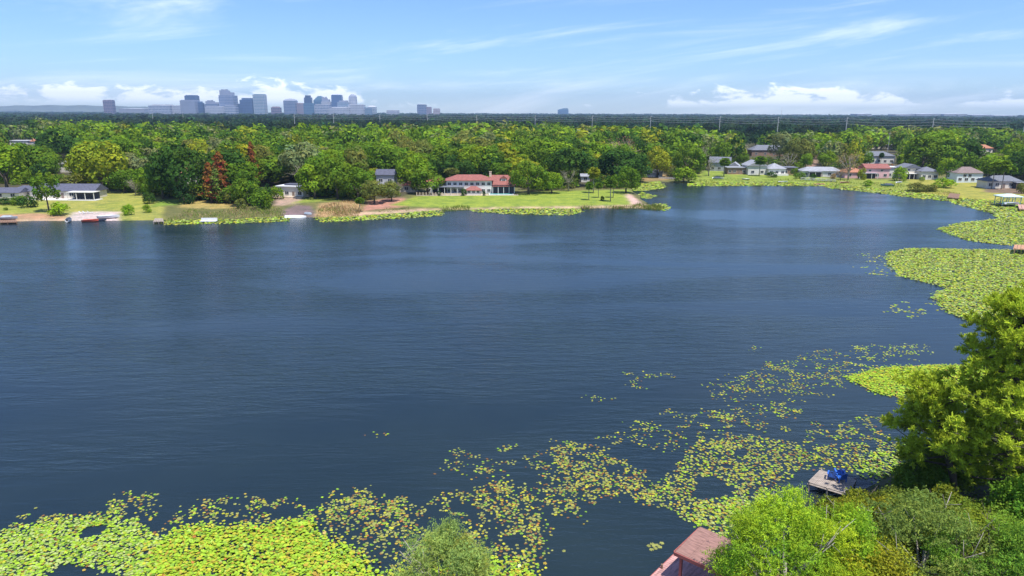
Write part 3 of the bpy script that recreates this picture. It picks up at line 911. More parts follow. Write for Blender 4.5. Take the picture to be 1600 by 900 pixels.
def pick_col(mixname, n):
    names = [a_ for a_, _ in MIX[mixname]]
    w = np.array([b_ for _, b_ in MIX[mixname]], float)
    return [names[i] for i in gl.choice(len(names), n, p=w / w.sum())]
def in_world(pxpoly):
    return poly_px(pxpoly)
def fill(pxpoly, per_m2, r, mixname, z=(0.012, 0.05), tilt=0.10, holes=(), thin=0.0):
    poly = in_world(pxpoly)
    lo, hi = poly.min(0), poly.max(0)
    area = (hi - lo).prod()
    n = int(area * per_m2)
    xy = lo + gl.random((n, 2)) * (hi - lo)
    jit = gl.normal(0, 0.35, (n, 2))
    ok = inside(poly, xy[:, 0] + jit[:, 0], xy[:, 1] + jit[:, 1])
    if thin:
        v = wob(xy[:, 0], xy[:, 1], 4.0, 5.0) + .5 * wob(xy[:, 0], xy[:, 1], 1.6, 9.0)
        ok &= v > thin * 2 - 1.3
    for h_ in holes:
        ok &= ~inside(in_world(h_), xy[:, 0] + jit[:, 0], xy[:, 1] + jit[:, 1])
    xy = xy[ok]
    ok = height(xy[:, 0], xy[:, 1]) < -0.01
    xy = xy[ok]
    cols = pick_col(mixname, len(xy))
    for (x, y), c in zip(xy, cols):
        pads.append((x, y, gl.uniform(*z), gl.uniform(*r), gl.uniform(0, 6.28), abs(gl.normal(0, tilt)), gl.uniform(0, 6.28), c))
def clumps(pxpoly, n_clump, size, r, mixname, spread=(0.35, 0.95), tilt=0.10):
    poly = in_world(pxpoly)
    lo, hi = poly.min(0), poly.max(0)
    k = 0
    while k < n_clump:
        c = lo + gl.random(2) * (hi - lo)
        if not inside(poly, c[0:1], c[1:2])[0]: continue
        k += 1
        clump(c, int(gl.integers(*size)), r, mixname, gl.uniform(*spread) * .62, tilt)
def clump(c, n, r, mixname, spread, tilt=0.1):
    st = gl.uniform(0, 3.14)
    done = []
    cols = pick_col(mixname, n)
    for i in range(n):
        u, v = gl.normal(0, 1, 2) * np.array([1.5, .7]) * spread
        x, y = c[0] + u * math.cos(st) - v * math.sin(st) * 1.0, c[1] + u * math.sin(st) + v * math.cos(st)
        rr = gl.uniform(*r)
        if any((x - a_) ** 2 + (y - b_) ** 2 < (rr * 1.25) ** 2 for a_, b_ in done): continue
        done.append((x, y))
        pads.append((x, y, gl.uniform(.012, .035), rr, gl.uniform(0, 6.28), abs(gl.normal(0, tilt)), gl.uniform(0, 6.28), cols[i]))
NR = (0.09, 0.17)
HOLE1 = [(62, 906), (84, 886), (120, 880), (150, 884), (178, 894), (215, 925), (60, 930)]
fill([(-40, 838), (10, 830), (60, 818), (140, 806), (195, 806), (230, 838), (262, 840), (262, 960), (-40, 960)], 36, NR, 'dense_green', (.012, .10), .14, [HOLE1], .22)
fill([(238, 860), (255, 838), (300, 822), (400, 826), (480, 812), (500, 835), (560, 868), (600, 905), (600, 960), (225, 960)], 46, (.09, .18), 'dense_bright', (.02, .26), .28)
fill([(600, 895), (680, 880), (790, 870), (850, 900), (850, 950), (600, 950)], 22, NR, 'dense_bright', (.012, .15), .2, thin=.4)
clumps([(20, 825), (50, 805), (140, 800), (200, 766), (260, 782), (330, 775), (470, 780), (520, 770), (640, 778), (640, 800), (500, 830), (400, 822), (200, 830)], 95, (5, 16), NR, 'belt_green', (.3, .75))
fill([(490, 822), (560, 770), (640, 800), (720, 768), (800, 752), (846, 790), (848, 850), (856, 900), (590, 900)], 6, NR, 'belt', thin=.6)
clumps([(490, 800), (560, 762), (640, 785), (720, 762), (800, 752), (850, 785), (860, 890), (700, 860), (600, 850)], 120, (5, 15), NR, 'belt', (.3, .8))
clumps([(690, 745), (700, 705), (800, 695), (832, 720), (780, 742)], 24, (5, 12), NR, 'belt_green', (.3, .8))
clumps([(830, 715), (880, 690), (945, 700), (1005, 745), (1035, 790), (1000, 785), (945, 775), (905, 805), (860, 800), (840, 760)], 120, (6, 16), NR, 'belt', (.3, .9))
fill([(850, 740), (900, 720), (1000, 750), (1035, 785), (940, 770), (880, 785)], 5, NR, 'belt', thin=.5)
fill([(1005, 775), (1060, 728), (1092, 690), (1180, 682), (1245, 692), (1262, 720), (1200, 768), (1180, 800), (1110, 835), (1060, 800)], 13, NR, 'belt_green', thin=.38)
fill([(1060, 800), (1100, 785), (1200, 770), (1180, 830), (1110, 840)], 12, NR, 'dense_green', (.012, .08), .12, thin=.35)
fill([(1250, 735), (1260, 700), (1330, 690), (1410, 690), (1420, 735), (1350, 750), (1300, 730)], 10, NR, 'belt_green', (.012, .08), .12, thin=.35)
fill([(1330, 735), (1350, 712), (1420, 700), (1430, 740), (1370, 755)], 13, NR, 'dense_green', (.02, .2), .2)
clumps([(935, 682), (1000, 658), (1080, 632), (1110, 605), (1200, 568), (1290, 545), (1330, 545), (1320, 600), (1255, 635), (1230, 678), (1180, 690), (1080, 700), (1000, 705)], 150, (6, 18), NR, 'belt_green', (.35, 1.1))
clumps([(1330, 542), (1450, 536), (1465, 556), (1400, 566), (1330, 575)], 34, (6, 14), NR, 'far', (.4, 1.2))
clumps([(1235, 690), (1270, 660), (1390, 648), (1400, 690), (1320, 690)], 36, (5, 13), NR, 'belt_green', (.3, .9))
fill([(1320, 591), (1360, 577), (1450, 570), (1600, 572), (1600, 650), (1450, 626), (1370, 615)], 42, (.09, .18), 'dense_bright', (.02, .16), .2)
fill([(1385, 396), (1420, 388), (1520, 390), (1640, 391), (1660, 480), (1610, 502), (1510, 503), (1475, 484), (1455, 464), (1480, 450), (1405, 432), (1390, 415)], 13, (.15, .28), 'far', (.02, .25), .22)
clumps([(1330, 395), (1385, 393), (1400, 432), (1350, 428)], 16, (4, 9), (.2, .3), 'far', (.6, 1.6))
clumps([(1380, 480), (1450, 465), (1500, 495), (1400, 500)], 12, (4, 9), (.2, .3), 'far', (.4, 1.1))
fill([(1463, 358), (1500, 348), (1560, 342), (1680, 334), (1680, 388), (1560, 382), (1510, 376)], 7, (.2, .36), 'far', (.02, .2), .2)
fill([(1475, 305), (1540, 312), (1600, 317), (1680, 328), (1680, 348), (1600, 344), (1565, 345), (1548, 334), (1490, 318)], 2.2, (.35, .6), 'far', (.02, .2), .2)
fill([(1285, 286), (1350, 291), (1450, 302), (1500, 308), (1490, 315), (1440, 311), (1380, 303), (1300, 295), (1285, 291)], 2.2, (.35, .65), 'far', (.02, .2), .2)
fill([(1075, 284), (1280, 285), (1290, 291), (1200, 290.5), (1075, 291)], 1.8, (.4, .7), 'far', (.02, .2), .2)
fill([(555, 337), (620, 332), (690, 328), (693, 337), (640, 341), (560, 345)], 2.6, (.3, .5), 'far', (.02, .2), .2)
fill([(738, 326), (900, 325), (914, 331), (885, 337), (800, 335), (735, 331)], 2.6, (.3, .5), 'far', (.02, .2), .2)
fill([(245, 344), (300, 342), (450, 338), (452, 346), (380, 349), (260, 352)], 2.6, (.3, .5), 'far', (.02, .2), .2)
fill([(490, 339), (560, 337), (560, 346), (500, 347)], 2.6, (.3, .5), 'far', (.02, .2), .2)
fill([(995, 306), (1004, 300), (1026, 306), (1012, 311)], 1.8, (.4, .7), 'far')
fill([(985, 298), (986, 288), (1030, 283), (1042, 293), (1010, 298)], 1.8, (.4, .7), 'far')
fill([(1025, 318), (1042, 319), (1048, 325), (1035, 330)], 1.8, (.4, .7), 'far')
for (px, py, n) in [(985, 584, 8), (993, 597, 8), (1003, 590, 7), (1012, 586, 7), (1000, 606, 8), (1030, 585, 4), (1048, 587, 7), (928, 620, 8), (945, 625, 7),
                    (1178, 544, 7), (587, 678, 4), (35, 810, 8), (198, 770, 9), (228, 778, 10), (1220, 640, 9)]:
    clump(P(px, py).to_2d(), n + 4, NR, 'belt_green', .42)
_A = np.array([(p[0], p[1]) for p in pads])
_ok = height(_A[:, 0], _A[:, 1]) < -0.01
pads = [p for p, k_ in zip(pads, _ok) if k_]
# which pads show largest in the frame: those become things of their own
A = np.array([(p[0], p[1], p[2], p[3]) for p in pads])
ppx, ppy = np_project(A[:, 0], A[:, 1], A[:, 2])
vis = (ppx > 5) & (ppx < 1595) & (ppy > 5) & (ppy < 896) & ~((ppx > 1020) & (ppy > 700)) & ~((ppx > 600) & (ppx < 775) & (ppy > 835))
score = np.where(vis, A[:, 3] / np.hypot(A[:, 1], CAM_H), -1)
big = set(np.argsort(-score)[:280].tolist())
ringa = np.radians(np.array([22, 101, 180, 259, 338]))
PAD0 = np.concatenate([[[0.22, 0, 0]], np.stack([np.cos(ringa), np.sin(ringa), 0 * ringa], 1)])
def pad_verts(p):
    x, y, z, r, sp, ti, td, c = p
    c_, s_ = math.cos(sp), math.sin(sp)
    v = PAD0 * r
    X, Y = v[:, 0] * c_ - v[:, 1] * s_, v[:, 0] * s_ + v[:, 1] * c_
    Z = np.maximum(z + (X * math.cos(td) + Y * math.sin(td)) * math.tan(min(ti, .6)), 0.006)
    return np.stack([X + x, Y + y, Z], 1)
Vp, Cp = [], []
for i, p in enumerate(pads):
    if i in big: continue
    Vp.append(pad_verts(p))
    Cp.append(np.tile(np.array(PADC[p[7]]) * gl.uniform(.8, 1.2), (6, 1)))
Vp, Cp = np.concatenate(Vp), np.concatenate(Cp)
lily = link('lily_pads', np_mesh('lily_pads', Vp, np.arange(len(Vp)).reshape(-1, 6), PAD, Cp))
set_props(lily, 'mats and drifts of yellow-green lily pads floating on the lake', 'lily pads', kind='stuff')
pad_me = np_mesh('lily_pad', np.concatenate([PAD0, PAD0 * [1, 1, 0] - [0, 0, .02]]), np.array([range(6), range(11, 5, -1)]), PAD, np.ones((12, 3)))
PAD_LABEL = {'green': 'dark green lily pad', 'bright': 'bright green lily pad', 'yellow': 'yellow lily pad', 'gold': 'golden lily pad', 'olive': 'olive lily pad',
             'brown': 'brown withered lily pad', 'orange': 'orange lily pad', 'pale': 'pale green lily pad'}
for i in sorted(big):
    p = pads[i]
    o = link('lily_pad', pad_me, None, (p[0], p[1], p[2] + .012))
    o.scale = (p[3] * 1.05, p[3] * 1.05, 1)
    o.rotation_euler = (Vector((0, 0, 1)).rotation_difference(Vector((-math.cos(p[6]) * math.tan(p[5]), -math.sin(p[6]) * math.tan(p[5]), 1)).normalized()).to_matrix() @ Matrix.Rotation(p[4], 3, 'Z')).to_euler()
    k = random.uniform(.85, 1.15)
    o.color = tuple(c * k for c in PADC[p[7]]) + (1,)
    side = 'in the mat at bottom left' if ppx[i] < 500 else 'in the drift at bottom middle'
    set_props(o, PAD_LABEL[p[7]] + ' floating nearest the camera ' + side, 'lily pad', 'lily pads along the bottom of the picture')
# little group of pads alone on dark water beside the boathouse
for k, (px, py) in enumerate([(1014, 853), (1019, 850), (1024, 857), (1018, 859), (1027, 852), (1031, 855), (1034, 849), (1022, 853)]):
    q = P(px, py)
    o = link('lily_pad', pad_me, None, (q.x, q.y, .015 + .002 * k)); o.scale = (.21, .21, 1); o.rotation_euler = (0, 0, k * 1.7)
    o.color = tuple(c * (.8 + .05 * k) for c in PADC['olive']) + (1,)
    set_props(o, 'lily pad in the small lone cluster left of the red boathouse', 'lily pad', 'lone cluster of pads by the boathouse')
print('PADS', len(pads))

# ================================================================== near shore plants
def leafy(name, g, n_leaf, w, h, n_lobe, size, aspect=.55, low=-.6, lobe=(.24, .40), jit=.7, limbs=7, bark=BARK, tr=.16, fuzz=0.12, spread=.72, plume=0):
    """a tree or bush seen from near: small leaves on lobes, visible limbs; returns meshes"""
    V, Fq, c = lobed_crown(g, n_leaf, w / 2, h * .56, h * .46, n_lobe, lobe, size, low, jit, spread)
    q = V.reshape(-1, 4, 3)
    V = (q + g.normal(0, fuzz, (len(q), 1, 3)) * (1 + (g.random((len(q), 1, 1)) < .2))).reshape(-1, 3)
    if plume:       # each spray becomes a drooping plume of fine leaflets
        ctr = V.reshape(-1, 4, 3).mean(1)
        k = plume
        d = unit(unit(ctr - np.array([0, 0, h * .35])) + .55 * g.normal(size=ctr.shape) + np.array([0, 0, .15]))
        t_ = np.linspace(-.5, .5, k)[None, :, None]
        L_ = g.uniform(.35, .85, (len(ctr), 1, 1))
        pos = ctr[:, None] + d[:, None] * t_ * L_ + np.array([0, 0, -1.0]) * (t_ + .5) ** 2 * L_ * .35 + g.normal(0, .06, (len(ctr), k, 3))
        cc = np.repeat(c.reshape(-1, 4, 3)[:, 0], k, 0) * g.uniform(.85, 1.15, (len(ctr) * k, 1))
        V, Fq = leaf_quads(pos.reshape(-1, 3), unit(g.normal(size=(len(ctr) * k, 3)) + [0, 0, .6]), g.uniform(*size, len(ctr) * k), g, aspect)
        c = np.repeat(cc, 4, 0)
    m = MB()
    m.tube([(0, 0, -.5), (.1, 0, h * .25), (0, .1, h * .55)], [tr * 1.3, tr, tr * .6], 7)
    for k in range(limbs):
        a_ = 2.4 * k + g.random()
        r = w * .5 * g.uniform(.6, .95)
        zt = h * g.uniform(.5, .98) if r < w * .4 else h * g.uniform(.4, .75)
        p2 = Vector((math.cos(a_) * r, math.sin(a_) * r, zt))
        p1 = Vector((p2.x * .5, p2.y * .5, zt * .72))
        m.tube([(0, 0, h * g.uniform(.12, .4)), p1, p2], [tr * .6, tr * .36, tr * .1], 5)
        for q_ in range(4):
            e_ = p1.lerp(p2, g.uniform(.2, .9))
            m.tube([e_, e_ + Vector(g.normal(0, 1, 3)) * w * .09 + Vector((0, 0, w * .06))], [tr * .18, tr * .06], 4)
    return np_mesh(name + '_crown', V, Fq, LEAF, c), m.mesh(name + '_trunk', bark, True)
def near_plant(name, px, py, w, top, tint, label, cat, seed, n_leaf, size, n_lobe=22, **kw):
    g = np.random.default_rng(seed)
    p = G(px, py)
    h = at_depth(px, top, p.y).z - p.z
    cm, tm = leafy(name, g, n_leaf, w, h, n_lobe, size, **kw)
    root = empty(name, p, 0, label, cat, 'trees and bushes on the near shore')
    link('trunk', tm, root)
    c_ = link('crown', cm, root)
    c_.color = tuple(tint) + (1,)
    return root
LIME, LGREY = (0.34, 0.50, 0.035), (0.33, 0.43, 0.10)
fe = dict(aspect=.26, jit=1.4, lobe=(.10, .24), limbs=18, bark=PALE_BARK, fuzz=.22, spread=.80, plume=12)
near_plant('bald_cypress', 1216, 985, 8.6, 790, LIME, 'feathery lime green cypress overhanging the red boathouse roof', 'tree', 201, 4600, (.06, .13), 46, tr=.17, **fe)
near_plant('bald_cypress', 1290, 955, 6.6, 808, (0.31, 0.48, 0.035), 'smaller lime green cypress right of the one over the boathouse', 'tree', 202, 2800, (.06, .13), 34, tr=.13, **fe)
near_plant('bald_cypress', 690, 985, 7.2, 838, LGREY, 'pale green feathery cypress top at bottom centre among lily pads', 'tree', 203, 3000, (.06, .12), 34, tr=.13, **fe)
near_plant('viburnum_bush', 1356, 868, 5.8, 776, (0.27, 0.29, 0.026), 'rounded yellow-green bush behind the small grey dock', 'bush', 204, 16000, (.07, .13), 26)
near_plant('viburnum_bush', 1298, 858, 4.0, 786, (0.18, 0.21, 0.025), 'darker bush left of the rounded yellow-green bush', 'bush', 205, 9000, (.07, .13), 20)
near_plant('willow_tree', 1432, 945, 9.0, 792, (0.21, 0.29, 0.06), 'grey-green willowy tree at bottom right before the pine', 'tree', 206, 2600, (.07, .14), 34, plume=10, aspect=.3, jit=1.1, lobe=(.2, .32), bark=PALE_BARK, limbs=12)
near_plant('willow_tree', 1540, 960, 8.5, 815, (0.18, 0.33, 0.04), 'fresh green willowy tree in the bottom right corner', 'tree', 207, 2400, (.07, .14), 32, plume=10, aspect=.3, jit=1.1, lobe=(.2, .32), limbs=12)
near_plant('privet_bush', 1336, 975, 6.0, 842, (0.33, 0.34, 0.028), 'yellowish bush at bottom edge right of the lime cypresses', 'bush', 208, 15000, (.07, .13), 24)
near_plant('privet_bush', 1592, 880, 5.0, 752, (0.17, 0.32, 0.03), 'bright green bush at right edge under the pine', 'bush', 209, 14000, (.07, .14), 24)
near_plant('wax_myrtle', 1436, 790, 4.4, 728, (0.17, 0.27, 0.035), 'green waterside bush right of the small grey dock', 'bush', 210, 14000, (.07, .14), 24)
near_plant('wax_myrtle', 1475, 770, 6.0, 690, (0.20, 0.28, 0.035), 'bush on the bank below the pine limbs', 'bush', 211, 14000, (.07, .14), 24)
near_plant('wax_myrtle', 1395, 862, 5.0, 770, (0.14, 0.20, 0.035), 'dark bush between the yellow-green bush and the willowy tree', 'bush', 212, 12000, (.07, .13), 22)
near_plant('wax_myrtle', 1470, 868, 5.4, 775, (0.19, 0.26, 0.03), 'bush at the foot of the pine trunk', 'bush', 213, 12000, (.07, .13), 22)
near_plant('wax_myrtle', 1545, 880, 6.0, 790, (0.18, 0.27, 0.03), 'green bush right of the pine trunk', 'bush', 215, 13000, (.07, .13), 24)
near_plant('wax_myrtle', 1500, 905, 5.6, 808, (0.22, 0.29, 0.03), 'leafy bush between the two willowy trees', 'bush', 216, 12000, (.07, .13), 24)
near_plant('wax_myrtle', 1590, 945, 5.6, 830, (0.20, 0.31, 0.03), 'bush at right edge below the pine', 'bush', 217, 12000, (.07, .13), 24)
near_plant('wax_myrtle', 1578, 775, 6.0, 700, (0.18, 0.27, 0.03), 'bush on the bank at right edge behind the tall pine', 'bush', 218, 11000, (.07, .14), 24)
near_plant('dead_brush', 1180, 965, 5.0, 868, (0.20, 0.17, 0.13), 'grey dead brush below the lime cypresses at bottom edge', 'bush', 214, 1600, (.06, .14), 20, aspect=.25, jit=1.2, bark=PALE_BARK, limbs=16)

NEEDLE = mat_leaf('pine_needles', .4)
def pine(px, py, top_px, top_py, spread, n_limb, label, seed, lowest=.28):
    g = np.random.default_rng(seed)
    p = G(px, py)
    tp = at_depth(top_px, top_py, p.y)
    root = empty('pine_tree', p, 0, label, 'tree', 'pines on the near shore')
    T = tp - p
    h = T.z
    tm = MB()
    tm.tube([(0, 0, -.5), (T.x * .2, 0, h * .3), (T.x * .6, .2, h * .65), (T.x, 0, h * .98)], [.34, .29, .2, .05], 9)
    hubs = []
    for k in range(n_limb):
        u = lowest + (1 - lowest) * (k + .5) / n_limb
        a_ = 2.4 * k + g.uniform(-.4, .4)
        L_ = spread * (1.05 - .75 * ((u - lowest) / (1 - lowest)) ** 1.4) * g.uniform(.65, 1.08)
        base = Vector((T.x * u, 0, h * u))
        tip = base + Vector((math.cos(a_) * L_, math.sin(a_) * L_, L_ * g.uniform(.02, .3)))
        mid = base.lerp(tip, .5) + Vector((0, 0, -.12 * L_))
        tm.tube([base, mid, tip], [.10, .07, .025], 5)
        for q in range(5):
            f_ = g.uniform(.38, 1.0)
            b0 = (mid.lerp(tip, (f_ - .5) * 2) if f_ > .5 else base.lerp(mid, f_ * 2))
            e_ = b0 + Vector((g.normal(0, .75), g.normal(0, .75), abs(g.normal(.35, .3))))
            tm.tube([b0, e_], [.035, .015], 4)
            for s_ in range(10):
                hubs.append(np.array(e_) + g.normal(0, .30, 3) * [1.25, 1.25, .8])
    hubs += [np.array(T) * np.array([1, 1, .98]) + g.normal(0, .5, 3) for _ in range(26)]
    hubs = np.array(hubs)
    n, nn = len(hubs), 24
    d = unit(g.normal(size=(n, nn, 3)) + np.array([0, 0, .55]) + .4 * unit(hubs - hubs.mean(0))[:, None])
    w = unit(np.cross(d, g.normal(size=(n, nn, 3)))) * .042
    c0 = hubs[:, None] + g.normal(0, .05, (n, nn, 3))
    ln = g.uniform(.22, .40, (n, nn, 1))
    tri = np.stack([c0 - w, c0 + w, c0 + d * ln + w * .5, c0 + d * ln - w * .5], 2).reshape(-1, 3)
    tone = (g.uniform(.65, 1.3, (n, 1, 1)) * g.uniform(.8, 1.2, (n, nn, 1)))
    col = np.repeat((tone * np.array([0.44, 0.54, 0.045])).reshape(-1, 3), 4, 0)
    tm.build('trunk', BARK, root, smooth=True)
    link('needles', np_mesh('needles', tri, np.arange(len(tri)).reshape(-1, 4), NEEDLE, col), root)
    return root
pine(1560, 822, 1605, 470, 6.4, 54, 'tall long-needled pine at right edge leaning over the lake', 301)
pine(1492, 800, 1458, 606, 4.4, 26, 'shorter pine reaching left over the lily pads', 302, .35)
pine(1650, 800, 1640, 500, 5.5, 26, 'pine cut off by the right edge of the picture', 303)

# reeds and low growth
def reeds(name, pxpoly, n, h, tints, label, seed, wid=.03, lean=.5):
    g = np.random.default_rng(seed)
    poly = np.array(pxpoly, float)
    lo, hi = poly.min(0), poly.max(0)
    q = lo + g.random((n * 6, 2)) * (hi - lo)
    q = q[inside(poly, q[:, 0], q[:, 1])][:n]
    XY = np.array([P(u[0], u[1], .2).to_2d() for u in q])
    kp = wob(XY[:, 0], XY[:, 1], 8.0, 3.0) + g.normal(0, .3, len(XY)) > -.42
    XY = XY[kp]
    n = len(XY)
    z0 = np.maximum(height(XY[:, 0], XY[:, 1]), -.3) - .05
    hh = g.uniform(*h, n) * (.75 + .35 * wob(XY[:, 0], XY[:, 1], 3.0, 4.0)) * (.75 + .6 * wob(XY[:, 0], XY[:, 1], 9.0, 1.0))
    base = np.stack([XY[:, 0], XY[:, 1], z0], 1)
    dv = np.stack([g.normal(0, lean, n), g.normal(0, lean, n), np.ones(n)], 1) * hh[:, None]
    wv = unit(np.stack([g.normal(size=n), g.normal(size=n), np.zeros(n)], 1)) * wid
    V = np.stack([base - wv, base + wv, base + dv + wv * .3, base + dv - wv * .3], 1).reshape(-1, 3)
    patch = (wob(XY[:, 0], XY[:, 1], 6.0, 2.0) * .5 + .5 + g.normal(0, .22, n)).clip(0, .999)
    C = np.repeat(np.array(tints)[(patch * len(tints)).astype(int)] * g.uniform(.7, 1.25, (n, 1)), 4, 0)
    o = link(name, np_mesh(name, V, np.arange(len(V)).reshape(-1, 4), LEAF, np.array(C)))
    return set_props(o, label, 'reeds', kind='stuff')
TAN, GRN, STR = (0.36, 0.27, 0.12), (0.17, 0.25, 0.04), (0.40, 0.31, 0.17)
reeds('reed_bed', [(1245, 800), (1262, 768), (1300, 765), (1345, 770), (1330, 812), (1262, 830)], 2600, (1.0, 2.0), [(0.20, 0.23, 0.05), (0.28, 0.26, 0.09), (0.14, 0.2, 0.04)], 'green and straw reeds in front of the small grey dock', 401, .022)
reeds('reed_bed', [(258, 347), (300, 345), (370, 345), (440, 340), (448, 334), (430, 325), (400, 331), (372, 326), (345, 333), (318, 328), (292, 329), (280, 338), (262, 341)], 3600, (.3, 1.6), [TAN, GRN, STR, (0.24, 0.28, 0.06), GRN], 'tan reeds along the bank below the rusty cypresses', 402, .09)
reeds('reed_bed', [(492, 342), (560, 339), (568, 320), (540, 316), (500, 326)], 2600, (.3, 1.8), [TAN, STR, (0.34, 0.2, 0.1), GRN], 'brownish reeds on the bank right of the ramp', 403, .09)
reeds('reed_bed', [(905, 326.5), (985, 326), (1030, 328), (1042, 324), (1010, 318.5), (985, 323), (910, 324.5)], 2400, (.8, 2.0), [(0.18, 0.2, 0.05), GRN, TAN], 'dark green reeds at the tip of the lawn', 404, .08)
reeds('reed_bed', [(690, 330), (734, 328), (734, 324.5), (712, 324), (692, 325)], 700, (.8, 1.8), [(0.16, 0.2, 0.04), GRN], 'small reed tuft at the edge of the villa lawn', 405, .08)
reeds('reed_bed', [(1085, 287), (1290, 288), (1400, 300), (1500, 311), (1500, 304), (1400, 289), (1290, 281), (1085, 281)], 6000, (.4, 1.2), [GRN, (0.25, 0.32, 0.04), (0.2, 0.28, 0.03), TAN], 'low green marsh plants round the right-hand bay', 406, .10)
reeds('reed_bed', [(590, 333), (640, 330), (640, 326), (600, 328)], 260, (.6, 1.4), [(0.2, 0.2, 0.07)], 'thin reed tufts on the bank before the magnolias', 407, .07)
# low growth that covers the near bank
g = np.random.default_rng(55)
n = 26000
Xn, Yn = g.uniform(6, 75, n), g.uniform(24, 110, n)
ok = height(Xn, Yn) > .12
Xn, Yn = Xn[ok], Yn[ok]
zz = height(Xn, Yn)
C_ = np.stack([Xn, Yn, zz + g.uniform(.02, .9, len(Xn)) ** 2 * 1.2], 1)
Vq, Fq = leaf_quads(C_, unit(g.normal(size=C_.shape) + [0, 0, .8]), g.uniform(.12, .3, len(C_)), g, .45)
tone = (g.uniform(.5, 1.25, (len(C_), 1)) * np.array([[0.12, 0.17, 0.03]])) * (1 + .25 * wob(Xn, Yn, 5)[:, None])
set_props(link('undergrowth', np_mesh('undergrowth', Vq, Fq, LEAF, np.repeat(tone, 4, 0))), 'low green undergrowth covering the near bank', 'undergrowth', kind='stuff')

# ================================================================== buildings
WHITE = mat_plain('white_paint', (0.64, 0.62, 0.58), .7, .06, .6)
CREAM = mat_plain('cream_stucco', (0.66, 0.60, 0.50), .85, .08, .6)
PINK = mat_plain('pink_stucco', (0.68, 0.42, 0.42), .85, .07, .6)
PALEBLUE = mat_plain('pale_blue_siding', (0.60, 0.66, 0.70), .8, .06, .6)
GREYW = mat_plain('grey_siding', (0.36, 0.37, 0.40), .8, .10, .6)
BROWNW = mat_plain('brown_wall', (0.26, 0.17, 0.12), .85, .15, .8)
STONE = mat_plain('beige_stone', (0.52, 0.43, 0.33), .9, .2, 1.2, .3)
ROOF_GREY = mat_plain('grey_shingles', (0.14, 0.15, 0.18), .9, .2, 1.4, .3)
ROOF_DARK = mat_plain('dark_shingles', (0.085, 0.09, 0.13), .9, .22, 1.4, .3)
ROOF_PALE = mat_plain('pale_grey_roof', (0.27, 0.28, 0.31), .8, .18, 1.0, .2)
ROOF_WHITE = mat_plain('white_membrane', (0.60, 0.61, 0.64), .6, .05, .6)
ROOF_RED = mat_plain('red_tiles', (0.25, 0.088, 0.072), .8, .22, 1.5, .4)
ROOF_ORANGE = mat_plain('orange_tiles', (0.36, 0.15, 0.085), .8, .2, 1.5, .4)
GLASS = mat_plain('window_glass', (0.03, 0.04, 0.055), .12, .2, .5)
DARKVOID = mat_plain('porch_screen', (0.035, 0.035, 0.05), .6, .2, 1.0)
DOOR = mat_plain('painted_door', (0.22, 0.16, 0.13), .6, .1, 1.0)
WOODG = mat_plain('weathered_wood', (0.31, 0.26, 0.22), .9, .35, 1.2, .4, stretch=(1, 6, 1))
WOODB = mat_plain('brown_wood', (0.22, 0.13, 0.085), .9, .25, 1.2, .4, stretch=(6, 1, 1))
REDWOOD = mat_plain('red_stained_wood', (0.33, 0.10, 0.085), .8, .25, 1.0, .3, stretch=(1, 5, 1))
REDROOF = mat_plain('brown_red_roll_roofing', (0.26, 0.145, 0.122), .95, .35, 1.6, .4, stretch=(1, 7, 1))
METAL = mat_plain('galvanised_steel', (0.50, 0.51, 0.53), .45, .1, 1.0, 0, .6)
POOLW = mat_plain('pool_water', (0.13, 0.50, 0.46), .08, .08, .6)

def hip(m, x0, x1, y0, y1, z, h, over=.5, gable=False, axis='x'):
    x0 -= over; x1 += over; y0 -= over; y1 += over
    lx, ly = x1 - x0, y1 - y0
    if axis == 'x':
        ins = 0 if gable else min(ly / 2, lx / 2 * .98)
        r = [(x0 + ins, (y0 + y1) / 2), (x1 - ins, (y0 + y1) / 2)]
    else:
        ins = 0 if gable else min(lx / 2, ly / 2 * .98)
        r = [((x0 + x1) / 2, y0 + ins), ((x0 + x1) / 2, y1 - ins)]
    t = .18
    v = [(x0, y0, z), (x1, y0, z), (x1, y1, z), (x0, y1, z), (x0, y0, z + t), (x1, y0, z + t), (x1, y1, z + t), (x0, y1, z + t),
         (r[0][0], r[0][1], z + t + h), (r[1][0], r[1][1], z + t + h)]
    f = [(3, 2, 1, 0), (0, 1, 5, 4), (1, 2, 6, 5), (2, 3, 7, 6), (3, 0, 4, 7)]
    f += [(4, 5, 9, 8), (5, 6, 9), (6, 7, 8, 9), (7, 4, 8)] if axis == 'x' else [(4, 5, 8), (5, 6, 9, 8), (6, 7, 9), (7, 4, 8, 9)]
    return m.add(v, f)
def window(parent, x, y, z, w, h, frame=WHITE):
    """on a wall that faces -y"""
    f = MB()
    for a0, a1, b0, b1 in ((x - w / 2 - .1, x + w / 2 + .1, z - .1, z), (x - w / 2 - .1, x + w / 2 + .1, z + h, z + h + .1), (x - w / 2 - .1, x - w / 2, z, z + h), (x + w / 2, x + w / 2 + .1, z, z + h), (x - .04, x + .04, z, z + h)):
        f.box(a0, a1, y - .09, y + .03, b0, b1)
    o = f.build('window', frame, parent)
    MB().box(x - w / 2, x + w / 2, y - .04, y + .02, z, z + h).build('pane', GLASS, o)
def post_row(parent, xs, y, z0, z1, mat, r=.1):
    for x in xs:
        MB().box(x - r, x + r, y - r, y + r, z0, z1).build('post', mat, parent)
